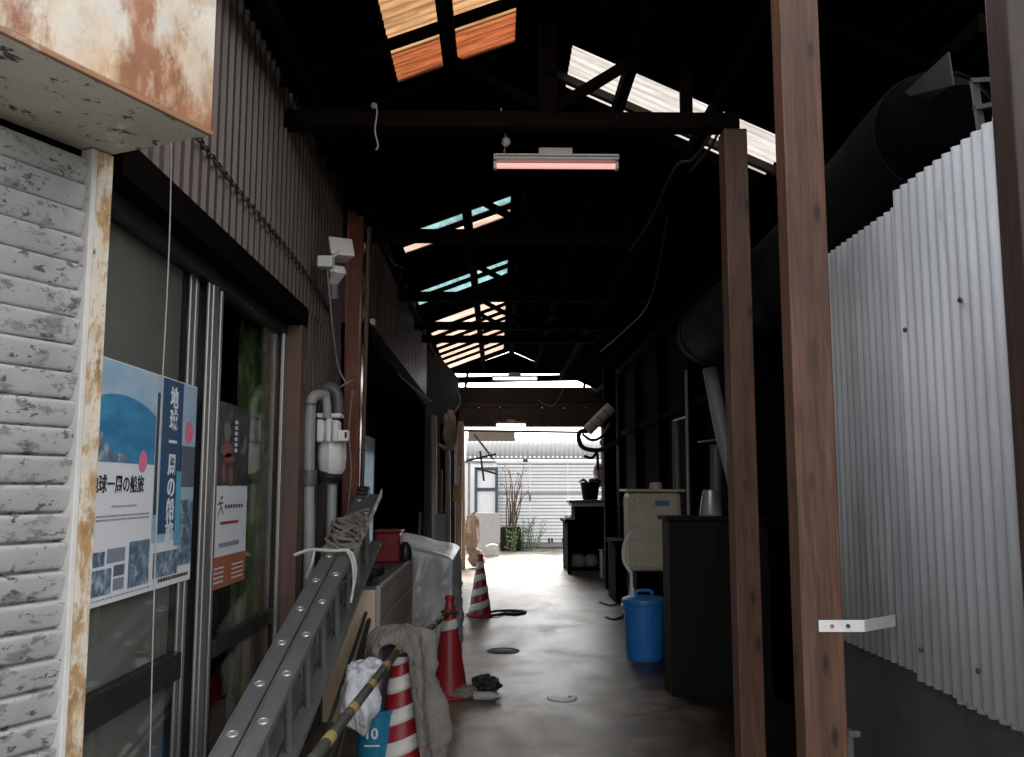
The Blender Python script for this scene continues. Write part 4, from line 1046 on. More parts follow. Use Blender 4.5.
MB().box(a.x, b2.x, 2.943, 2.948, a.z, b2.z).build('plate', 'white', br, bevel=.001)
q = atX(881, 628, 1.322); zc = (a.z + b2.z) / 2; hh = b2.z - a.z
MB().bar((b2.x, 2.9455, zc), (1.319, 3.10, zc - .005), .004, hh).build('plate', 'white', br)
for px, m_ in ((832, 'alu'), (848, 'cord')):
    c = atY(px, 626, 2.94); MB().lathe([(.006, -.003), (.006, .003)], tuple(c), 10, axis='y').build('screw', m_, br)
a = atY(850, 733, 3.3); tag(MB().box(a.x - .012, a.x + .012, 3.3, 3.33, a.z - .14, a.z + .01).box(a.x - .012, a.x + .03, 3.28, 3.30, a.z - .01, a.z + .01).build('latch', 'alu', bevel=.002), 'small metal latch at the foot of the thick post', 'latch')
du = thing('ventilation_duct', 'wide dark grey duct running back above the corrugated sheeting', 'duct', (1.66, 5, 2.8))
dp = [atX(962, 118, 1.66), atX(948, 126, 1.66), atX(925, 140, 1.66), atX(860, 205, 1.66), atX(800, 262, 1.66), atX(742, 307, 1.66), atX(706, 335, 1.66)]
dpp = smoothpath(dp, 8)
MB().tube(dpp[14:], .235, 28).build('duct_skin', 'duct', du, smooth=True)
MB().tube(dpp[:15], [.12 + .112 * min(1, i / 14) for i in range(15)], 28).build('end_sleeve', 'blackwall', du, smooth=True)
for f_ in (26, len(dpp) - 2):
    d_ = (dpp[min(f_ + 1, len(dpp) - 1)] - dpp[f_]).normalized(); MB().tube([dpp[f_] - d_ * .02, dpp[f_] + d_ * .02], .243, 28).build('joint_band', 'duct', du, smooth=True)
e = dp[0]; mb = MB()
mb.poly([atX(905, 92, 1.5), atX(948, 52, 1.5), atX(953, 85, 1.5), atX(910, 96, 1.5)], (1, 0, 0), .006); mb.build('torn_flap', 'cord', du)
for i, (xa, ya, xb, yb) in enumerate(((975, 78, 983, 128), (978, 108, 990, 104), (974, 82, 992, 80))):
    pass
mb = MB(); mb.bar(atX(974, 80, 1.36), atX(981, 130, 1.36), .02, .012); mb.bar(atX(974, 80, 1.36), atX(996, 79, 1.36), .02, .012); mb.bar(atX(976, 108, 1.36), atX(996, 104, 1.36), .02, .012)
tag(mb.build('hanger_bracket', 'pvcdark'), 'grey steel hanger bracket above the corrugated sheeting by edge post', 'bracket')
rwall = thing('right_wall', 'black boarded wall along the right side of the passage', 'wall', (2.05, 10, 0))
MB().box(2.02, 2.15, 3.5, 17.9, 0, 3.45).build('wall_boards', 'blackwall', rwall)
MB().box(1.40, 2.15, 3.62, 3.70, 0, 2.45).build('return_wall', 'blackwall', rwall)
MB().box(1.42, 2.4, 2.2, 2.26, 0, 3.45).build('front_board', 'blackwall', rwall)
MB().box(2.3, 2.4, 2.26, 3.6, 0, 3.45).build('wall_boards', 'blackwall', rwall)
for y in (5.6, 7.4, 9.2, 11.0, 12.8, 14.6): MB().box(1.93, 2.018, y, y + .1, 0, 3.3).build('stud', 'blackwood', rwall)
for z in (1.2, 2.3): MB().box(1.96, 2.016, 3.8, 17.6, z, z + .08).build('girt', 'blackwood', rwall)

# cabinet, bucket, pipes
cb = thing('cabinet', 'tall dark wooden cabinet standing behind the slim post', 'cabinet', (1.7, 6.95, 0))
MB().box(1.265, 2.0, 6.82, 7.12, .0, 1.255).build('body', 'cabinet', cb, bevel=.006)
MB().box(1.235, 2.0, 6.79, 7.14, 1.256, 1.285).build('top_board', 'cabinet', cb, bevel=.004)
for x in (1.275, 1.64): MB().box(x, x + .35, 6.805, 6.819, .06, 1.22).build('door', 'cabinet', cb, bevel=.003)
a = atY(711, 514, 6.95)
bk = thing('zinc_bucket', 'small zinc bucket turned upside down on the dark cabinet', 'bucket', (a.x, 6.95, 1.286))
MB().lathe([(.088, 1.286), (.09, 1.295), (.086, 1.30), (.058, 1.475), (.05, 1.48)], (a.x, 6.95, 0), 24).build('body', 'zinc', bk, smooth=True)
MB().tube([(a.x + .088 * math.cos(t * math.pi / 8), 6.95 - .07 * math.sin(t * math.pi / 8), 1.293 - 0.0 * t) for t in range(9)], .004, 6).build('handle', 'zinc', bk, smooth=True)
def P7(x, y, Y=7.5): return atY(x, y, Y)
tag(MB().tube(smoothpath([P7(710, 368), P7(716, 400), P7(722, 430), P7(732, 470), P7(742, 515)], 5), .062, 14).build('flue_pipe', 'pvc', smooth=True), 'thick grey pipe slanting down behind the slim post', 'pipe', 'pipes on the right wall')
tag(MB().tube([P7(716, 445, 7.8), P7(716, 560, 7.8)], .05, 12).build('flue_pipe', 'pvcdark', smooth=True), 'vertical dark pipe behind the zinc bucket', 'pipe', 'pipes on the right wall')
tag(MB().tube([atY(686, 370, 8.6), atY(688.5, 520, 8.6)], .014, 8).build('conduit_pipe', 'pvc', smooth=True), 'thin vertical conduit between boiler and slanting pipe', 'pipe', 'pipes on the right wall')
tag(MB().tube([atY(676, 420, 9.0), atY(677, 490, 9.0)], .04, 12).build('flue_pipe', 'pvcdark', smooth=True), 'short dark flue rising behind the cream boiler', 'pipe', 'pipes on the right wall')
a = atY(680, 419, 8.8); tag(MB().bar(a + Vector((-.06, 0, -.015)), a + Vector((.06, 0, .02)), .05, .02).build('metal_bracket', 'white', bevel=.003), 'small bright metal bracket on the wall above the boiler', 'bracket')
tag(MB().bar(atY(698, 442, 7.9), atY(722, 439, 7.9), .02, .012).build('shelf_rail', 'zinc'), 'thin metal rail on the wall behind the slanting pipe', 'rail')

# boiler
YBo = 8.75
a = atY(630, 572, YBo); b2 = atY(682, 492, YBo)
bl = thing('boiler', 'cream enamel boiler tank with a blue label behind the blue bin', 'boiler', ((a.x + b2.x) / 2, YBo + .2, 0))
MB().box(a.x, b2.x, YBo, YBo + .42, a.z, b2.z).build('tank', 'boiler', bl, bevel=.05)
MB().box(a.x - .03, b2.x + .03, YBo - .03, YBo + .45, b2.z + .001, b2.z + .028).build('lid', 'boiler', bl, bevel=.01)
c = atY(658, 490, YBo); MB().lathe([(.06, b2.z + .029), (.06, b2.z + .075), (.052, b2.z + .09), (.02, b2.z + .09)], (c.x, YBo + .12, 0), 20).build('filler_cap', 'boiler', bl, smooth=True)
p = atY(655, 506, YBo - .003); q = atY(669, 500.5, YBo - .003); MB().box(p.x, q.x, YBo - .005, YBo - .0005, p.z, q.z).build('label_plate', 'bluelabel', bl)
p = atY(637, 504, YBo - .003); q = atY(644, 501, YBo - .003); MB().box(p.x, q.x, YBo - .004, YBo - .0005, p.z, q.z).build('badge', 'plank', bl)
mb = MB()
for y in (500, 512, 526, 540, 554, 567): c = atY(634.5, y, YBo); mb.lathe([(.007, -.004), (.007, .003)], (c.x, YBo - .001, c.z), 8, axis='y')
mb.build('rivet', 'cord', bl)
for x in (a.x + .05, b2.x - .05):
    for y in (YBo + .05, YBo + .36): MB().box(x - .018, x + .018, y, y + .036, 0, a.z - .001).build('leg', 'iron', bl)
c = atY(633, 575, YBo + .05); MB().tube(smoothpath([(c.x, YBo + .1, a.z), (c.x, YBo + .08, a.z - .12), (c.x - .03, YBo + .05, .3), (c.x - .02, YBo + .05, .05)], 5), .028, 10).build('outlet_pipe', 'white', bl, smooth=True)
MB().tube(smoothpath([(a.x + .02, YBo - .005, a.z + .38), (a.x - .045, YBo + .04, a.z + .25), (a.x - .05, YBo + .04, a.z + .1), (a.x + .02, YBo + .04, a.z - .02)], 5), .016, 8).build('sight_tube', 'white', bl, smooth=True)

# blue bin
p = atZ(647, 661, 0); bc = Vector((p.x, p.y + .1, 0))
bb = thing('blue_bin', 'round blue plastic bin with lid, in front of the cream boiler', 'bin', tuple(bc))
wob = lambda t, z: 1 + .012 * (abs(math.sin(t * 10)) if .05 < z < .46 else 0)
MB().lathe([(.15, 0), (.156, .01), (.16, .03), (.163, .06), (.178, .44), (.18, .47), (.19, .475), (.19, .495)], tuple(bc), 80, wob=wob).build('body', 'bluebin', bb, smooth=True)
MB().lathe([(.198, .49), (.20, .505), (.195, .52), (.16, .535), (.06, .545), (.01, .545)], tuple(bc), 40).build('lid', 'bluebin', bb, smooth=True)
MB().tube(smoothpath([(bc.x - .07, bc.y, .545), (bc.x - .06, bc.y, .585), (bc.x + .06, bc.y, .585), (bc.x + .07, bc.y, .545)], 5), .014, 8).build('lid_handle', 'bluebin', bb, smooth=True)
for s_ in (-1, 1): MB().bar((bc.x + s_ * .185, bc.y - .05, .455), (bc.x + s_ * .185, bc.y + .05, .455), .03, .035).build('side_handle', 'bluebin', bb, bevel=.008)
mb = MB()
mb.tube(smoothpath([atZ(600, 602, .015), atZ(612, 605, .015), atZ(622, 600, .02), atZ(628, 596, .02), atZ(640, 592, .015)], 6), .012, 7)
mb.tube(smoothpath([atZ(606, 617, .012), atZ(616, 619, .012), atZ(625, 612, .012), atZ(621, 600, .02)], 6), .010, 7)
tag(mb.build('rubber_hose', 'cord', smooth=True), 'dark rubber hose tangled on the floor left of the blue bin', 'hose')

# ------------------------------------------------------------------ far right clutter: bench, trays, tubs
YBe = 16.2; a = atY(567, 572, YBe)
bz_ = .93
bn = thing('work_bench', 'dark wooden work bench near the far right of the passage', 'bench', (1.6, 16.7, 0))
MB().box(1.18, 2.0, YBe - .03, 17.4, bz_ - .05, bz_).build('bench_top', 'blackwood', bn, bevel=.006)
for x in (1.23, 1.92):
    for y in (YBe + .02, 17.3): MB().box(x, x + .07, y, y + .07, 0, bz_ - .051).build('leg', 'blackwood', bn)
MB().box(1.24, 1.98, 17.31, 17.33, .05, bz_ - .06).build('back_board', 'blackwall', bn)
MB().box(1.24, 1.30, YBe + .1, 17.29, .05, bz_ - .06).build('side_board', 'blackwall', bn)
MB().box(1.31, 1.98, YBe + .05, 17.28, .05, .09).build('shelf', 'blackwood', bn)
for i, (px, py, w_, h_, mat, lab) in enumerate(((577, 543, .16, .13, 'greyboard', 'pale bundle on the left under the work bench'), (591, 541, .13, .12, 'greyboard', 'pale bundle on the right under the work bench'), (583, 552, .15, .1, 'lid', 'grey sack in front under the work bench'))):
    c = atY(px, py, YBe + .35); vs, fs = blob((c.x, YBe + .35 + .1 * i, .092 + h_ * .8), w_, .14, h_, 20 + i, .2, 2, .05, 3)
    tag(MB().add(vs, fs).build('sack', mat, smooth=True), lab, 'sack', 'bundles under the work bench')
c = atY(600, 545, 15.5)
cr_ = thing('storage_box', 'grey plastic storage box on the floor right of the bench', 'box', (c.x + .15, 15.3, 0))
MB().box(c.x - .0, c.x + .3, 15.2, 15.6, 0, .44).build('body', 'pvcdark', cr_, bevel=.02); MB().box(c.x - .012, c.x + .312, 15.19, 15.61, .441, .47).build('lid', 'pvcdark', cr_, bevel=.008)
cx_ = 1.33
lb2 = MB().box(1.36, 1.95, 16.25, 17.0, bz_ + .001, 1.16); tag(lb2.build('wooden_crate', 'blackwood', bevel=.006), 'dark wooden crate on the bench carrying stacked trays', 'crate')
for i, (x0, z0, h_, mat, lab) in enumerate(((1.30, 1.162, .055, 'greyboard', 'lower pale tray stacked on the bench crate'), (1.26, 1.219, .06, 'pvcdark', 'upper dark grey tray stacked on the bench crate'))):
    tag(MB().box(x0, x0 + .62, 16.22, 16.95, z0, z0 + h_).build('tray', mat, bevel=.018), lab, 'tray', 'trays stacked on the bench crate')
c = Vector((1.66, 16.5, 1.281)); pt = thing('black_tub', 'black tub with dry scraps on top of the trays', 'tub', tuple(c))
MB().lathe([(.13, 1.281), (.135, 1.29), (.17, 1.56), (.178, 1.565), (.178, 1.585), (.15, 1.585), (.14, 1.5)], (c.x, c.y, 0), 24).build('body', 'pot', pt, smooth=True)
mb = MB(); rr = random.Random(4)
for i in range(10):
    t = rr.random() * 6.28; mb.tube(smoothpath([(c.x + .05 * math.cos(t), c.y + .05 * math.sin(t), 1.56), (c.x + .14 * math.cos(t), c.y + .14 * math.sin(t), 1.63), (c.x + .24 * math.cos(t), c.y + .2 * math.sin(t), 1.58)], 4), [.02, .022, .024, .026, .026, .022, .018, .012, .004], 5)
mb.build('scraps', 'cord', pt, smooth=True)
vs, fs = blob((1.88, 16.8, 1.72), .12, .15, .2, 31, .25, 2, .08, 4, False); tag(MB().add(vs, fs).build('hanging_bag', 'greyboard', smooth=True), 'grey bag hanging from the wall above the black tub', 'bag')
mb = MB()
mb.box(1.185, 1.36, 16.2, 16.24, bz_ + .001, bz_ + .035)
tag(mb.build('wood_offcut', 'greyboard', bevel=.004), 'pale wooden offcut lying on the bench front edge', 'offcut')
for i in range(4):
    x = 1.20 + .035 * i; tag(MB().lathe([(.013, 0), (.014, .05), (.008, .07)], (x, 16.35, bz_ + .001), 10).build('small_jar', 'pvcdark' if i % 2 else 'plank', smooth=True), 'tiny jar in the row on the left end of the bench', 'jar', 'tiny jars on the bench')
tag(MB().box(1.62, 1.80, 13.9, 14.05, 0, 3.3).build('dark_post', 'blackwood', bevel=.006), 'black post in front of the work bench', 'post')
tag(MB().box(1.55, 2.0, 12.2, 13.0, 0, .75).box(1.5, 2.0, 12.15, 13.05, .752, .8).build('low_cupboard', 'blackwood', bevel=.006), 'low black cupboard against the wall past the boiler', 'cupboard')

# white lagged pipe with black bends
Yp = 13.5
ip = thing('lagged_pipe', 'white lagged pipe slanting down to black bends, far right', 'pipe', tuple(atY(600, 420, Yp)))
MB().tube([atY(587, 431, Yp), atY(611, 407, Yp)], .085, 14).build('lagging', 'white', ip, smooth=True)
MB().tube(smoothpath([atY(588, 430, Yp), atY(580, 432, Yp), atY(579, 440, Yp), atY(584, 448, Yp), atY(600, 450, Yp), atY(618, 442, Yp)], 5), .035, 10).build('bend', 'black', ip, smooth=True)
MB().tube(smoothpath([atY(610, 424, Yp), atY(602, 436, Yp), atY(592, 440, Yp), atY(582, 434, Yp)], 5), .022, 8).build('bend', 'pvcdark', ip, smooth=True)
MB().tube(smoothpath([atY(584, 456, Yp), atY(592, 458, Yp), atY(597, 453, Yp), atY(598, 470, Yp)], 5), .022, 8).build('bend', 'black', ip, smooth=True)
for t in (.25, .5, .75): d_ = atY(611, 407, Yp) - atY(587, 431, Yp); q = atY(587, 431, Yp) + d_ * t; MB().tube([q - d_ * .012, q + d_ * .012], .089, 14).build('strap', 'pvcdark', ip, smooth=True)

# ------------------------------------------------------------------ far header and opening
hd = thing('rear_header', 'brown timber header wall over the bright far opening', 'wall', (.7, 17.9, 2.7))
YH = 17.86
z0 = atY(530, 425, YH).z; z1 = atY(530, 407, YH).z; z2 = atY(530, 387, YH).z
mb = MB()
for k in range(9): mb.box(-1.6 + k * .415, -1.192 + k * .415, YH, YH + .04, z0 + .02, z1 - .01)
mb.build('lower_boards', 'headerwood', hd, bevel=.004)
MB().box(-1.6, 2.15, YH + .041, YH + .06, z0 + .02, z1 - .01).build('board_backing', 'blackwood', hd)
MB().box(-1.6, 2.15, YH - .05, YH + .05, z1 - .008, z1 + .08).build('rail', 'headerwood', hd, bevel=.005)
MB().box(-1.6, 2.15, YH + .01, YH + .05, z1 + .082, z2).build('upper_boards', 'headerwood', hd, bevel=.004)
MB().box(-1.6, 2.15, YH - .06, YH + .06, z0 - .04, z0 + .018).build('bottom_beam', 'headerwood', hd, bevel=.005)
MB().bar((-1.6, YH, atY(470, 381, YH).z), (2.15, YH, atY(600, 377, YH).z), .05, .12).build('stub_beam', 'blackwood', hd)
for x in (-.62, 1.7): MB().bar((x, YH + .02, z2), (x + .05, YH + .02, z2 + .34), .05, .05).build('stub_post', 'blackwood', hd)
tag(MB().tube([atY(463, 430.5, 17.4), atY(592, 432.5, 17.4)], .022, 8).build('hanging_rail', 'cord', smooth=True), 'thin dark rail spanning the far opening under the header', 'rail')
mb = MB()
for px in (471, 532): mb.bar(atY(px, 431, 17.4), atY(px, 424, 17.4), .015, .015)
tag(mb.build('rail_hanger', 'cord'), 'dark hangers carrying the thin rail under the header', 'hanger')

# lamps
def lamp(cx, cy, Y, w, tube, label, parent_rot=0):
    c = atY(cx, cy, Y)
    t = thing('fluorescent_lamp', label, 'lamp', tuple(c), 'fluorescent lamps under the roof')
    MB().box(c.x - w / 2, c.x + w / 2, Y - .045, Y + .045, c.z + .012, c.z + .045).build('body', 'lampbody', t, bevel=.006)
    MB().box(c.x - w * .14, c.x + w * .13, Y - .03, Y + .03, c.z + .046, c.z + .085).build('ballast_box', 'lampbody', t, bevel=.006)
    MB().box(c.x - w * .49, c.x + w * .49, Y - .048, Y - .0455, c.z + .026, c.z + .031).build('seam', 'cord', t)
    MB().tube([(c.x - w * .475, Y, c.z - .012), (c.x + w * .475, Y, c.z - .012)], .0155, 14).build('tube', tube, t, smooth=True)
    for s_ in (-1, 1): MB().box(c.x + s_ * w * .487 - w * .013, c.x + s_ * w * .487 + w * .013, Y - .02, Y + .02, c.z - .034, c.z + .011).build('socket', 'lampbody', t, bevel=.004)
    return t
lamp(556, 164, 4.9, .69, 'tube', 'pink-tinted lamp tube hanging below the nearest tie beam')
lamp(515, 378, 15.0, .75, 'lamplit', 'lit white lamp high up in the bright gap at the rear')
lamp(511, 424.5, 16.6, .55, 'lamplit', 'lit white lamp tucked under the rear header')
mb = MB(); mb.tube(smoothpath([atY(501, 108, 4.78), atY(503, 125, 4.78), atY(506, 140, 4.8), atY(504, 153, 4.85)], 5), .004, 6)
vs, fs = blob(atY(506, 142, 4.8), .022, .022, .025, 3, .3, 3, .1, 3, False); mb.add(vs, fs)
tag(mb.build('knotted_string', 'palecord', smooth=True), 'knotted pale cord holding the pink-tinted lamp', 'string')
mb = MB(); mb.tube(smoothpath([atY(374, 103, 4.64), atY(377, 112, 4.63), atY(375, 130, 4.63), atY(378, 145, 4.63), atY(376, 150, 4.63)], 5), .0045, 6)
vs, fs = blob(atY(374, 106, 4.63), .016, .016, .016, 4, .3, 3, .1, 3, False); mb.add(vs, fs)
tag(mb.build('hook_cord', 'palecord', smooth=True), 'short pale cord hanging from a hook on the nearest tie beam', 'cord')
tag(MB().tube(smoothpath([atY(716, 124, 4.9), atY(706, 142, 5.0), atY(692, 160, 5.2), atY(675, 168, 5.5), atY(650, 220, 6.2), atY(630, 250, 6.8)], 6), .009, 6).build('roof_cable', 'cord', smooth=True), 'black cable sagging from beam end beside the slim post', 'cable', 'cables under the roof')
tag(MB().tube(smoothpath([atY(722, 124, 4.95), atY(712, 145, 5.05), atY(700, 160, 5.2), atY(690, 172, 5.4)], 6), .009, 6).build('roof_cable', 'cord', smooth=True), 'shorter black cable hanging next to the slim post', 'cable', 'cables under the roof')
tag(MB().tube(smoothpath([atY(538, 400, 14.9), atY(552, 406, 14.9), atY(562, 392, 14.9), atY(566, 378, 14.9)], 6), .007, 6).build('roof_cable', 'palecord', smooth=True), 'pale cable looping across the rear header boards', 'cable', 'cables under the roof')
tag(MB().tube(smoothpath([atY(455, 412, 12.5), atY(460, 402, 12.5), atY(459, 393, 12.5)], 6), .011, 6).build('roof_cable', 'white', smooth=True), 'short white cable end at far left below overhang corner', 'cable', 'cables under the roof')

# ------------------------------------------------------------------ far-left boards and clutter
spec = [  # px, width, height z1, Y, material, label
    (436, .07, 2.5, 12.9, 'plank', 'rust-brown upright plank nearest along the far-left clutter'),
    (440.5, .05, 1.75, 13.3, 'headerwood', 'thin dark upright plank behind the rust-brown one'),
    (444, .07, 2.45, 13.9, 'beam', 'dark upright plank beside the pale pipe, far left'),
    (449.5, .06, 2.55, 14.6, 'plank', 'brown upright plank with a pale edge, far left'),
    (454, .07, 2.6, 15.4, 'headerwood', 'broad dark brown plank behind the mustard box'),
    (459, .09, 2.65, 16.2, 'plank', 'tall brown plank just before the opening, far left'),
    (464, .07, 2.66, 17.3, 'plywood', 'pale upright plank at the left jamb of the opening')]
for px, w_, zz, Y, mat, lab in spec:
    c = atY(px, 480, Y); lean = random.uniform(-.04, .04)
    tag(MB().bar((c.x, Y, 0), (c.x + lean, Y + .03, zz), w_, .11, (0, 1, 0)).build('timber_plank', mat, bevel=.004), lab, 'plank', 'planks standing at the far left')
mb = MB(); mb.box(-1.6, -1.02, 13.0, 13.05, 0, 3.6); mb.bar((-1.06, 13.02, 1.8), (-.76, 17.84, 1.8), .03, 3.6); tag(mb.build('partition', 'blackwall'), 'black partition behind the far-left planks', 'partition')
c = atY(447, 470, 13.6); tag(MB().tube(smoothpath([(c.x, 13.6, .2), (c.x, 13.6, 1.9), (c.x - .03, 13.6, 2.05), (c.x - .14, 13.6, 2.12)], 5), .03, 8).build('conduit_pipe', 'pvc', smooth=True), 'pale grey bent pipe among the far-left planks', 'pipe')
c = atY(440, 530, 11.8); tag(MB().box(c.x - .07, c.x + .07, 11.8, 11.83, .0, atY(440, 514, 11.8).z).build('upright_board', 'lid', bevel=.004), 'grey upright board standing behind the grey tarp', 'board')
c = atY(457, 492, 13.2); yb = thing('mustard_box', 'mustard-yellow box hung among the far-left planks', 'box', tuple(c))
MB().box(c.x - .055, c.x + .05, 13.12, 13.25, c.z - .14, c.z + .1).build('body', 'yellow', yb, bevel=.01); MB().box(c.x + .051, c.x + .075, 13.12, 13.25, c.z - .12, c.z + .1).build('cover', 'peach', yb, bevel=.004)
MB().tube([(c.x, 13.18, c.z + .1), (c.x + .02, 13.18, c.z + .33), (c.x + .05, 13.18, c.z + .36)], .014, 6).build('handle', 'white', yb, smooth=True)
vs, fs = blob(atY(450, 430, 13.0), .09, .1, .26, 41, .3, 2, .1, 4, False); tag(MB().add(vs, fs).build('rag_bundle', 'plank', smooth=True), 'brown rag bundle hung high on the far-left planks', 'rag')
c = atY(388, 520, 11); tag(MB().tube([atY(421, 512, 11.2), atY(420, 545, 11.2)], .02, 8).build('short_post', 'iron', smooth=True), 'short iron stake behind the red container and tarp', 'stake')
# peach wrap bundle and pale board in yard
c = atY(474, 550, 17.6)
vs, fs = blob((c.x - .03, 17.6, .62), .13, .14, .36, 51, .3, 1.8, .12, 5, False); mb = MB().add(vs, fs)
vs, fs = blob((c.x + .05, 17.5, .16), .14, .12, .17, 54, .3, 1.8, .12, 4, True); mb.add(vs, fs)
tag(mb.build('wrapped_bundle', 'peach', smooth=True), 'peach and white wrapped bundle at the left jamb of the opening', 'bundle')
a = atY(474, 547, 20.5); b2 = atY(499, 513, 20.5)
mb = MB(); mb.bar(((a.x + b2.x) / 2, 20.5, 0), ((a.x + b2.x) / 2 + .02, 20.62, b2.z), b2.x - a.x, .05, (0, 1, 0)); tag(mb.build('grey_board', 'greyboard', bevel=.01), 'pale grey board leaning below the blue-framed door', 'board')
tag(MB().tube(smoothpath([atY(486, 548, 19), atY(492, 546, 19), atY(497, 547, 19)], 4), .05, 8).build('floor_roll', 'whitecloth', smooth=True), 'white roll lying at the foot of the pale grey board', 'roll')

# ------------------------------------------------------------------ yard: gate, canopy, door, wall, pot
YG = 23.1
gt = thing('shutter_gate', 'white louvred panel gate closing off the bright yard', 'gate', (1, YG, 0))
gz0, gz1 = .12, atY(540, 463, YG).z
xsplit = [-.02, atY(530, 500, YG).x, atY(568, 500, YG).x, 3.1]
for i in range(3):
    mb = MB(); zz = gz0 + .02; x0, x1_ = xsplit[i] + .012, xsplit[i + 1] - .012
    while zz < gz1 - .06:
        n = len(mb.v); mb.box(x0, x1_, YG, YG + .02, zz, zz + .064); zz += .084
    lp_ = mb.build('louvre_panel', 'gate', gt); MB().box(x0, x1_, YG + .024, YG + .03, gz0, gz1 - .012).build('louvre_gap_shade', 'gateline', lp_)  # grey backing paints the shade between the louvres
for x in xsplit: MB().box(x - .012, x + .012, YG - .012, YG + .03, gz0, gz1 + .02).build('stile', 'gate', gt)
MB().box(-.03, 3.1, YG - .014, YG + .03, atY(540, 493, YG).z - .02, atY(540, 493, YG).z + .015).build('cross_rail', 'gateline', gt)
MB().box(-.03, 3.1, YG - .012, YG + .04, .02, gz0).build('bottom_rail', 'gateline', gt)
MB().box(-.03, 3.1, YG - .012, YG + .04, gz1 - .01, gz1 + .05).build('top_rail', 'gate', gt)
mb = MB()
for px in (549, 552, 563, 566, 574): c = atY(px, 541, YG); mb.box(c.x - .025, c.x + .025, YG - .006, YG + .004, .13, .24)
mb.build('vent_slot', 'cord', gt)
c = atY(530, 498, YG); MB().bar((c.x, YG - .03, c.z - .08), (c.x, YG - .03, c.z + .08), .03, .03).build('handle', 'cord', gt)
cn = thing('yard_canopy', 'pale corrugated canopy hanging above the white gate', 'canopy', (.8, 22.6, 2.3))
n_ = corr(MB(), (-.75, 22.15, atY(530, 457, 22.15).z), (1, 0, 0), 3.9, (0, .42, 1), .50, (0, -.9, .4), .11, .018, 'sine').build('canopy_sheet', 'canopy', cn, smooth=True, solid=.004)
zc = atY(530, 458, 22.15).z; MB().box(-.75, 3.15, 22.10, 22.14, zc - .045, zc + .02).build('gutter', 'gateline', cn, bevel=.005)
for x in (-.7, 3.1): MB().box(x, x + .06, 22.2, 22.26, 0, zc).build('canopy_post', 'gateline', cn)
MB().box(.62, .74, 22.12, 22.2, zc - .10, zc - .045).build('bracket', 'cord', cn)
wd = thing('glazed_door', 'blue-grey framed glass door left of the white gate', 'door', (-.3, 22.9, 0))
a = atY(474.5, 470, 22.9); b2 = atY(498, 470, 22.9); zt_ = atY(486, 467, 22.9).z
for x in (a.x, b2.x - .07): MB().box(x, x + .07, 22.88, 22.96, 0, zt_).build('stile', 'bluegrey', wd, bevel=.004)
for zz in (0.02, atY(480, 491, 22.9).z, zt_ - .08): MB().box(a.x + .071, b2.x - .071, 22.885, 22.955, zz, zz + .08).build('rail', 'bluegrey', wd, bevel=.004)
MB().box(a.x + .07, b2.x - .07, 22.92, 22.93, .05, zt_ - .05).build('pane', 'gate', wd)
ww = thing('yard_wall', 'white rendered wall behind the gate and yard', 'wall', (0, 23.4, 0))
MB().box(-9, 9, 23.3, 23.5, 0, 2.1).build('wall_body', 'gate', ww)
MB().box(-9, 9, 23.26, 23.54, 2.102, 2.16).build('coping', 'gateline', ww)
bo_ = tag(MB().box(atY(468, 436, 19.2).x, atY(515, 436, 19.2).x, 19.2, 19.3, atY(490, 441, 19.2).z, atY(490, 431, 19.2).z).build('eave_board', 'beige', bevel=.006), 'beige board hanging just beyond the rear header', 'board')
for i, (xa, ya, xb, yb_, lab) in enumerate(((480, 451, 484, 481, 'dark upright stick hanging before the blue-framed door'), (466, 461, 496, 454, 'thin dark stick slanting across the upright stick'), (474, 434, 494, 460, 'grey diagonal brace under the beige board'), (476, 468, 497, 474, 'dark slanting stick across top of the blue-framed door'))):
    tag(MB().bar(atY(xa, ya, 18.3 + .05 * i), atY(xb, yb_, 18.3 + .05 * i), .05 if i != 2 else .035, .04).build('hanging_stick', 'cord' if i != 2 else 'lid', bevel=.003), lab, 'stick', 'sticks hanging in the far opening')
# pot with tall bare stems
p = atZ(511, 551, 0); Yq = p.y
pl = thing('potted_shrub', 'tall bare-stemmed shrub in a black pot before the white gate', 'plant', (p.x, Yq, 0))
MB().box(p.x - .25, p.x + .24, Yq, Yq + .45, 0, .55).build('pot', 'pot', pl, bevel=.03)
MB().box(p.x - .22, p.x + .21, Yq + .03, Yq + .42, .551, .56).build('soil', 'stem', pl)
rr = random.Random(5); mb = MB(); lf = MB()
for i in range(13):
    bx_, by_ = p.x + rr.uniform(-.1, .12), Yq + .2 + rr.uniform(-.1, .1); tx = rr.uniform(-.28, .42); h_ = rr.uniform(.7, 1.5)
    path = smoothpath([(bx_, by_, .55), (bx_ + tx * .3, by_, .55 + h_ * .4), (bx_ + tx * .65 + rr.uniform(-.05, .05), by_, .55 + h_ * .75), (bx_ + tx, by_ + rr.uniform(-.1, .1), .55 + h_)], 5)
    mb.tube(path, [.021 - .001 * k for k in range(len(path))], 6)
    for k in range(2):
        q = path[-1 - k]; e = q + Vector((rr.uniform(-.16, .16), rr.uniform(-.1, .1), rr.uniform(-.03, .14))); mb.tube([q, e], [.006, .003], 4)
        for _ in range(2):
            u = e + Vector((rr.uniform(-.05, .05), rr.uniform(-.05, .05), rr.uniform(-.04, .04))); w1 = Vector((rr.uniform(-1, 1), rr.uniform(-1, 1), rr.uniform(-.5, .5))).normalized() * .035; w2 = Vector((rr.uniform(-1, 1), rr.uniform(-1, 1), rr.uniform(-1, 1))).normalized() * .015
            lf.add([u - w1, u - w2, u + w1, u + w2], [(0, 1, 2, 3)])
mb.build('stems', 'stem', pl, smooth=True); lf.build('leaves', 'leafdark', pl, recalc=False)
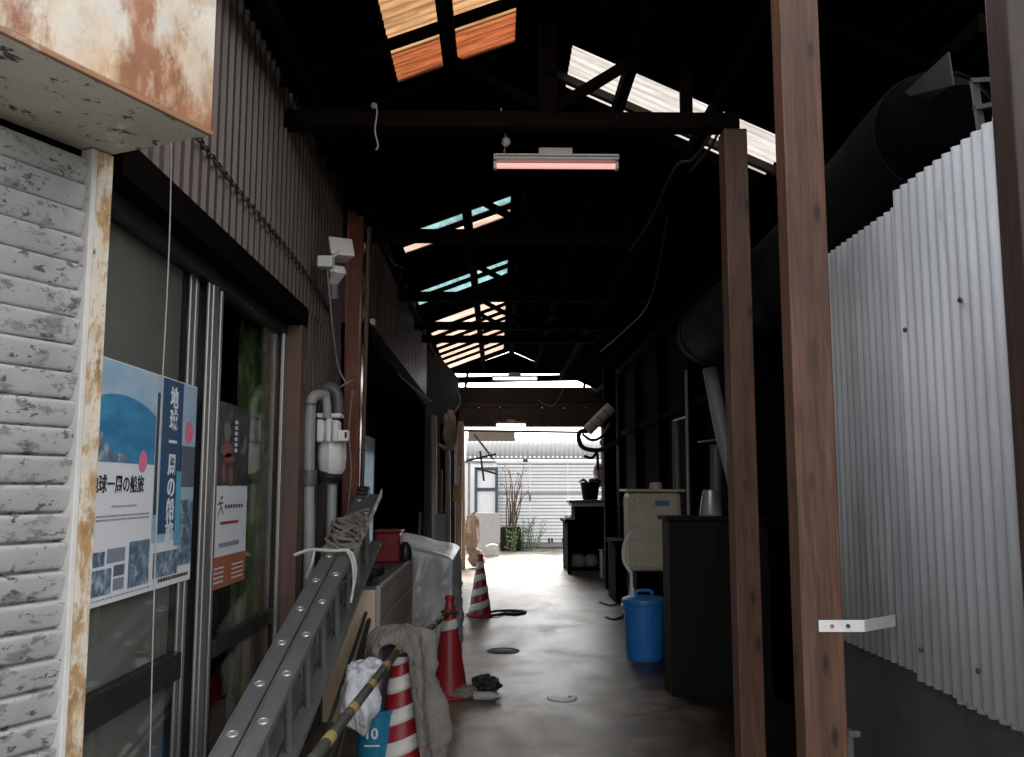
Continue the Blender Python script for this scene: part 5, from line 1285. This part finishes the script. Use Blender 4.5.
def weed(px, py, Y, w, h, n, label, mat='leaf'):
    c = atY(px, py, Y); t = thing('weed', label, 'plant', (c.x, Y, 0), 'weeds growing in front of the gate'); st = MB(); lf = MB(); rr = random.Random(int(px * 7))
    for i in range(n // 8):
        bx_, by_ = c.x + rr.uniform(-w, w) * .5, Y + rr.uniform(-.12, .12); hh_ = h * rr.uniform(.5, 1.05); tx = rr.uniform(-w, w) * .6
        path = smoothpath([(bx_, by_, 0), (bx_ + tx * .4, by_, hh_ * .6), (bx_ + tx, by_, hh_)], 4); st.tube(path, .005, 4)
        for k in range(8):
            q = path[min(len(path) - 1, 1 + k)] + Vector((rr.uniform(-.05, .05), rr.uniform(-.05, .05), rr.uniform(-.02, .03)))
            d1 = Vector((rr.uniform(-1, 1), rr.uniform(-1, 1), rr.uniform(-.2, .7))).normalized() * rr.uniform(.04, .08); d2 = d1.cross(Vector((rr.uniform(-1, 1), rr.uniform(-1, 1), 1))).normalized() * .022
            lf.add([q, q + d1 * .5 + d2, q + d1, q + d1 * .5 - d2], [(0, 1, 2, 3)])
    st.build('stems', 'leafdark', t); lf.build('leaves', mat, t, recalc=False)
weed(511, 548, Yq - .25, .24, .55, 130, 'bright green weed in front of the black pot')
weed(530, 549, Yq + .2, .42, .75, 220, 'bushy green weed right of the black pot', 'leaf')

# ------------------------------------------------------------------ world, sun, view
w = bpy.data.worlds.new('World'); S.world = w; w.use_nodes = True
nt = w.node_tree; bg = nt.nodes['Background']
st_ = nt.nodes.new('ShaderNodeTexSky'); st_.sky_type = 'NISHITA'; st_.sun_disc = False
EL, AZ = R(42), R(10)     # azimuth clockwise from +Y: veiled sun beyond the far end of the passage
st_.sun_elevation = EL; st_.sun_rotation = AZ; st_.dust_density = 4; st_.air_density = 1.2
hs = nt.nodes.new('ShaderNodeHueSaturation'); hs.inputs['Saturation'].default_value = .08
nt.links.new(st_.outputs[0], hs.inputs['Color']); nt.links.new(hs.outputs[0], bg.inputs['Color'])
bg.inputs['Strength'].default_value = .15
ld = bpy.data.lights.new('sun', 'SUN'); ld.energy = 1.7; ld.angle = R(14); ld.color = (1, .89, .76)
sun = bpy.data.objects.new('sun', ld); COL.objects.link(sun)
sd = Vector((math.sin(AZ) * math.cos(EL), math.cos(AZ) * math.cos(EL), math.sin(EL)))
sun.rotation_euler = sd.to_track_quat('Z', 'Y').to_euler(); sun.location = sd * 50
S.view_settings.view_transform = 'Standard'; S.view_settings.look = 'None'; S.view_settings.gamma = 1; S.view_settings.exposure = 2.3
S.view_settings.use_curve_mapping = False
S.cycles.use_denoising = True
S.cycles.max_bounces = 8; S.cycles.diffuse_bounces = 4; S.cycles.transparent_max_bounces = 12
S.cycles.sample_clamp_indirect = 6
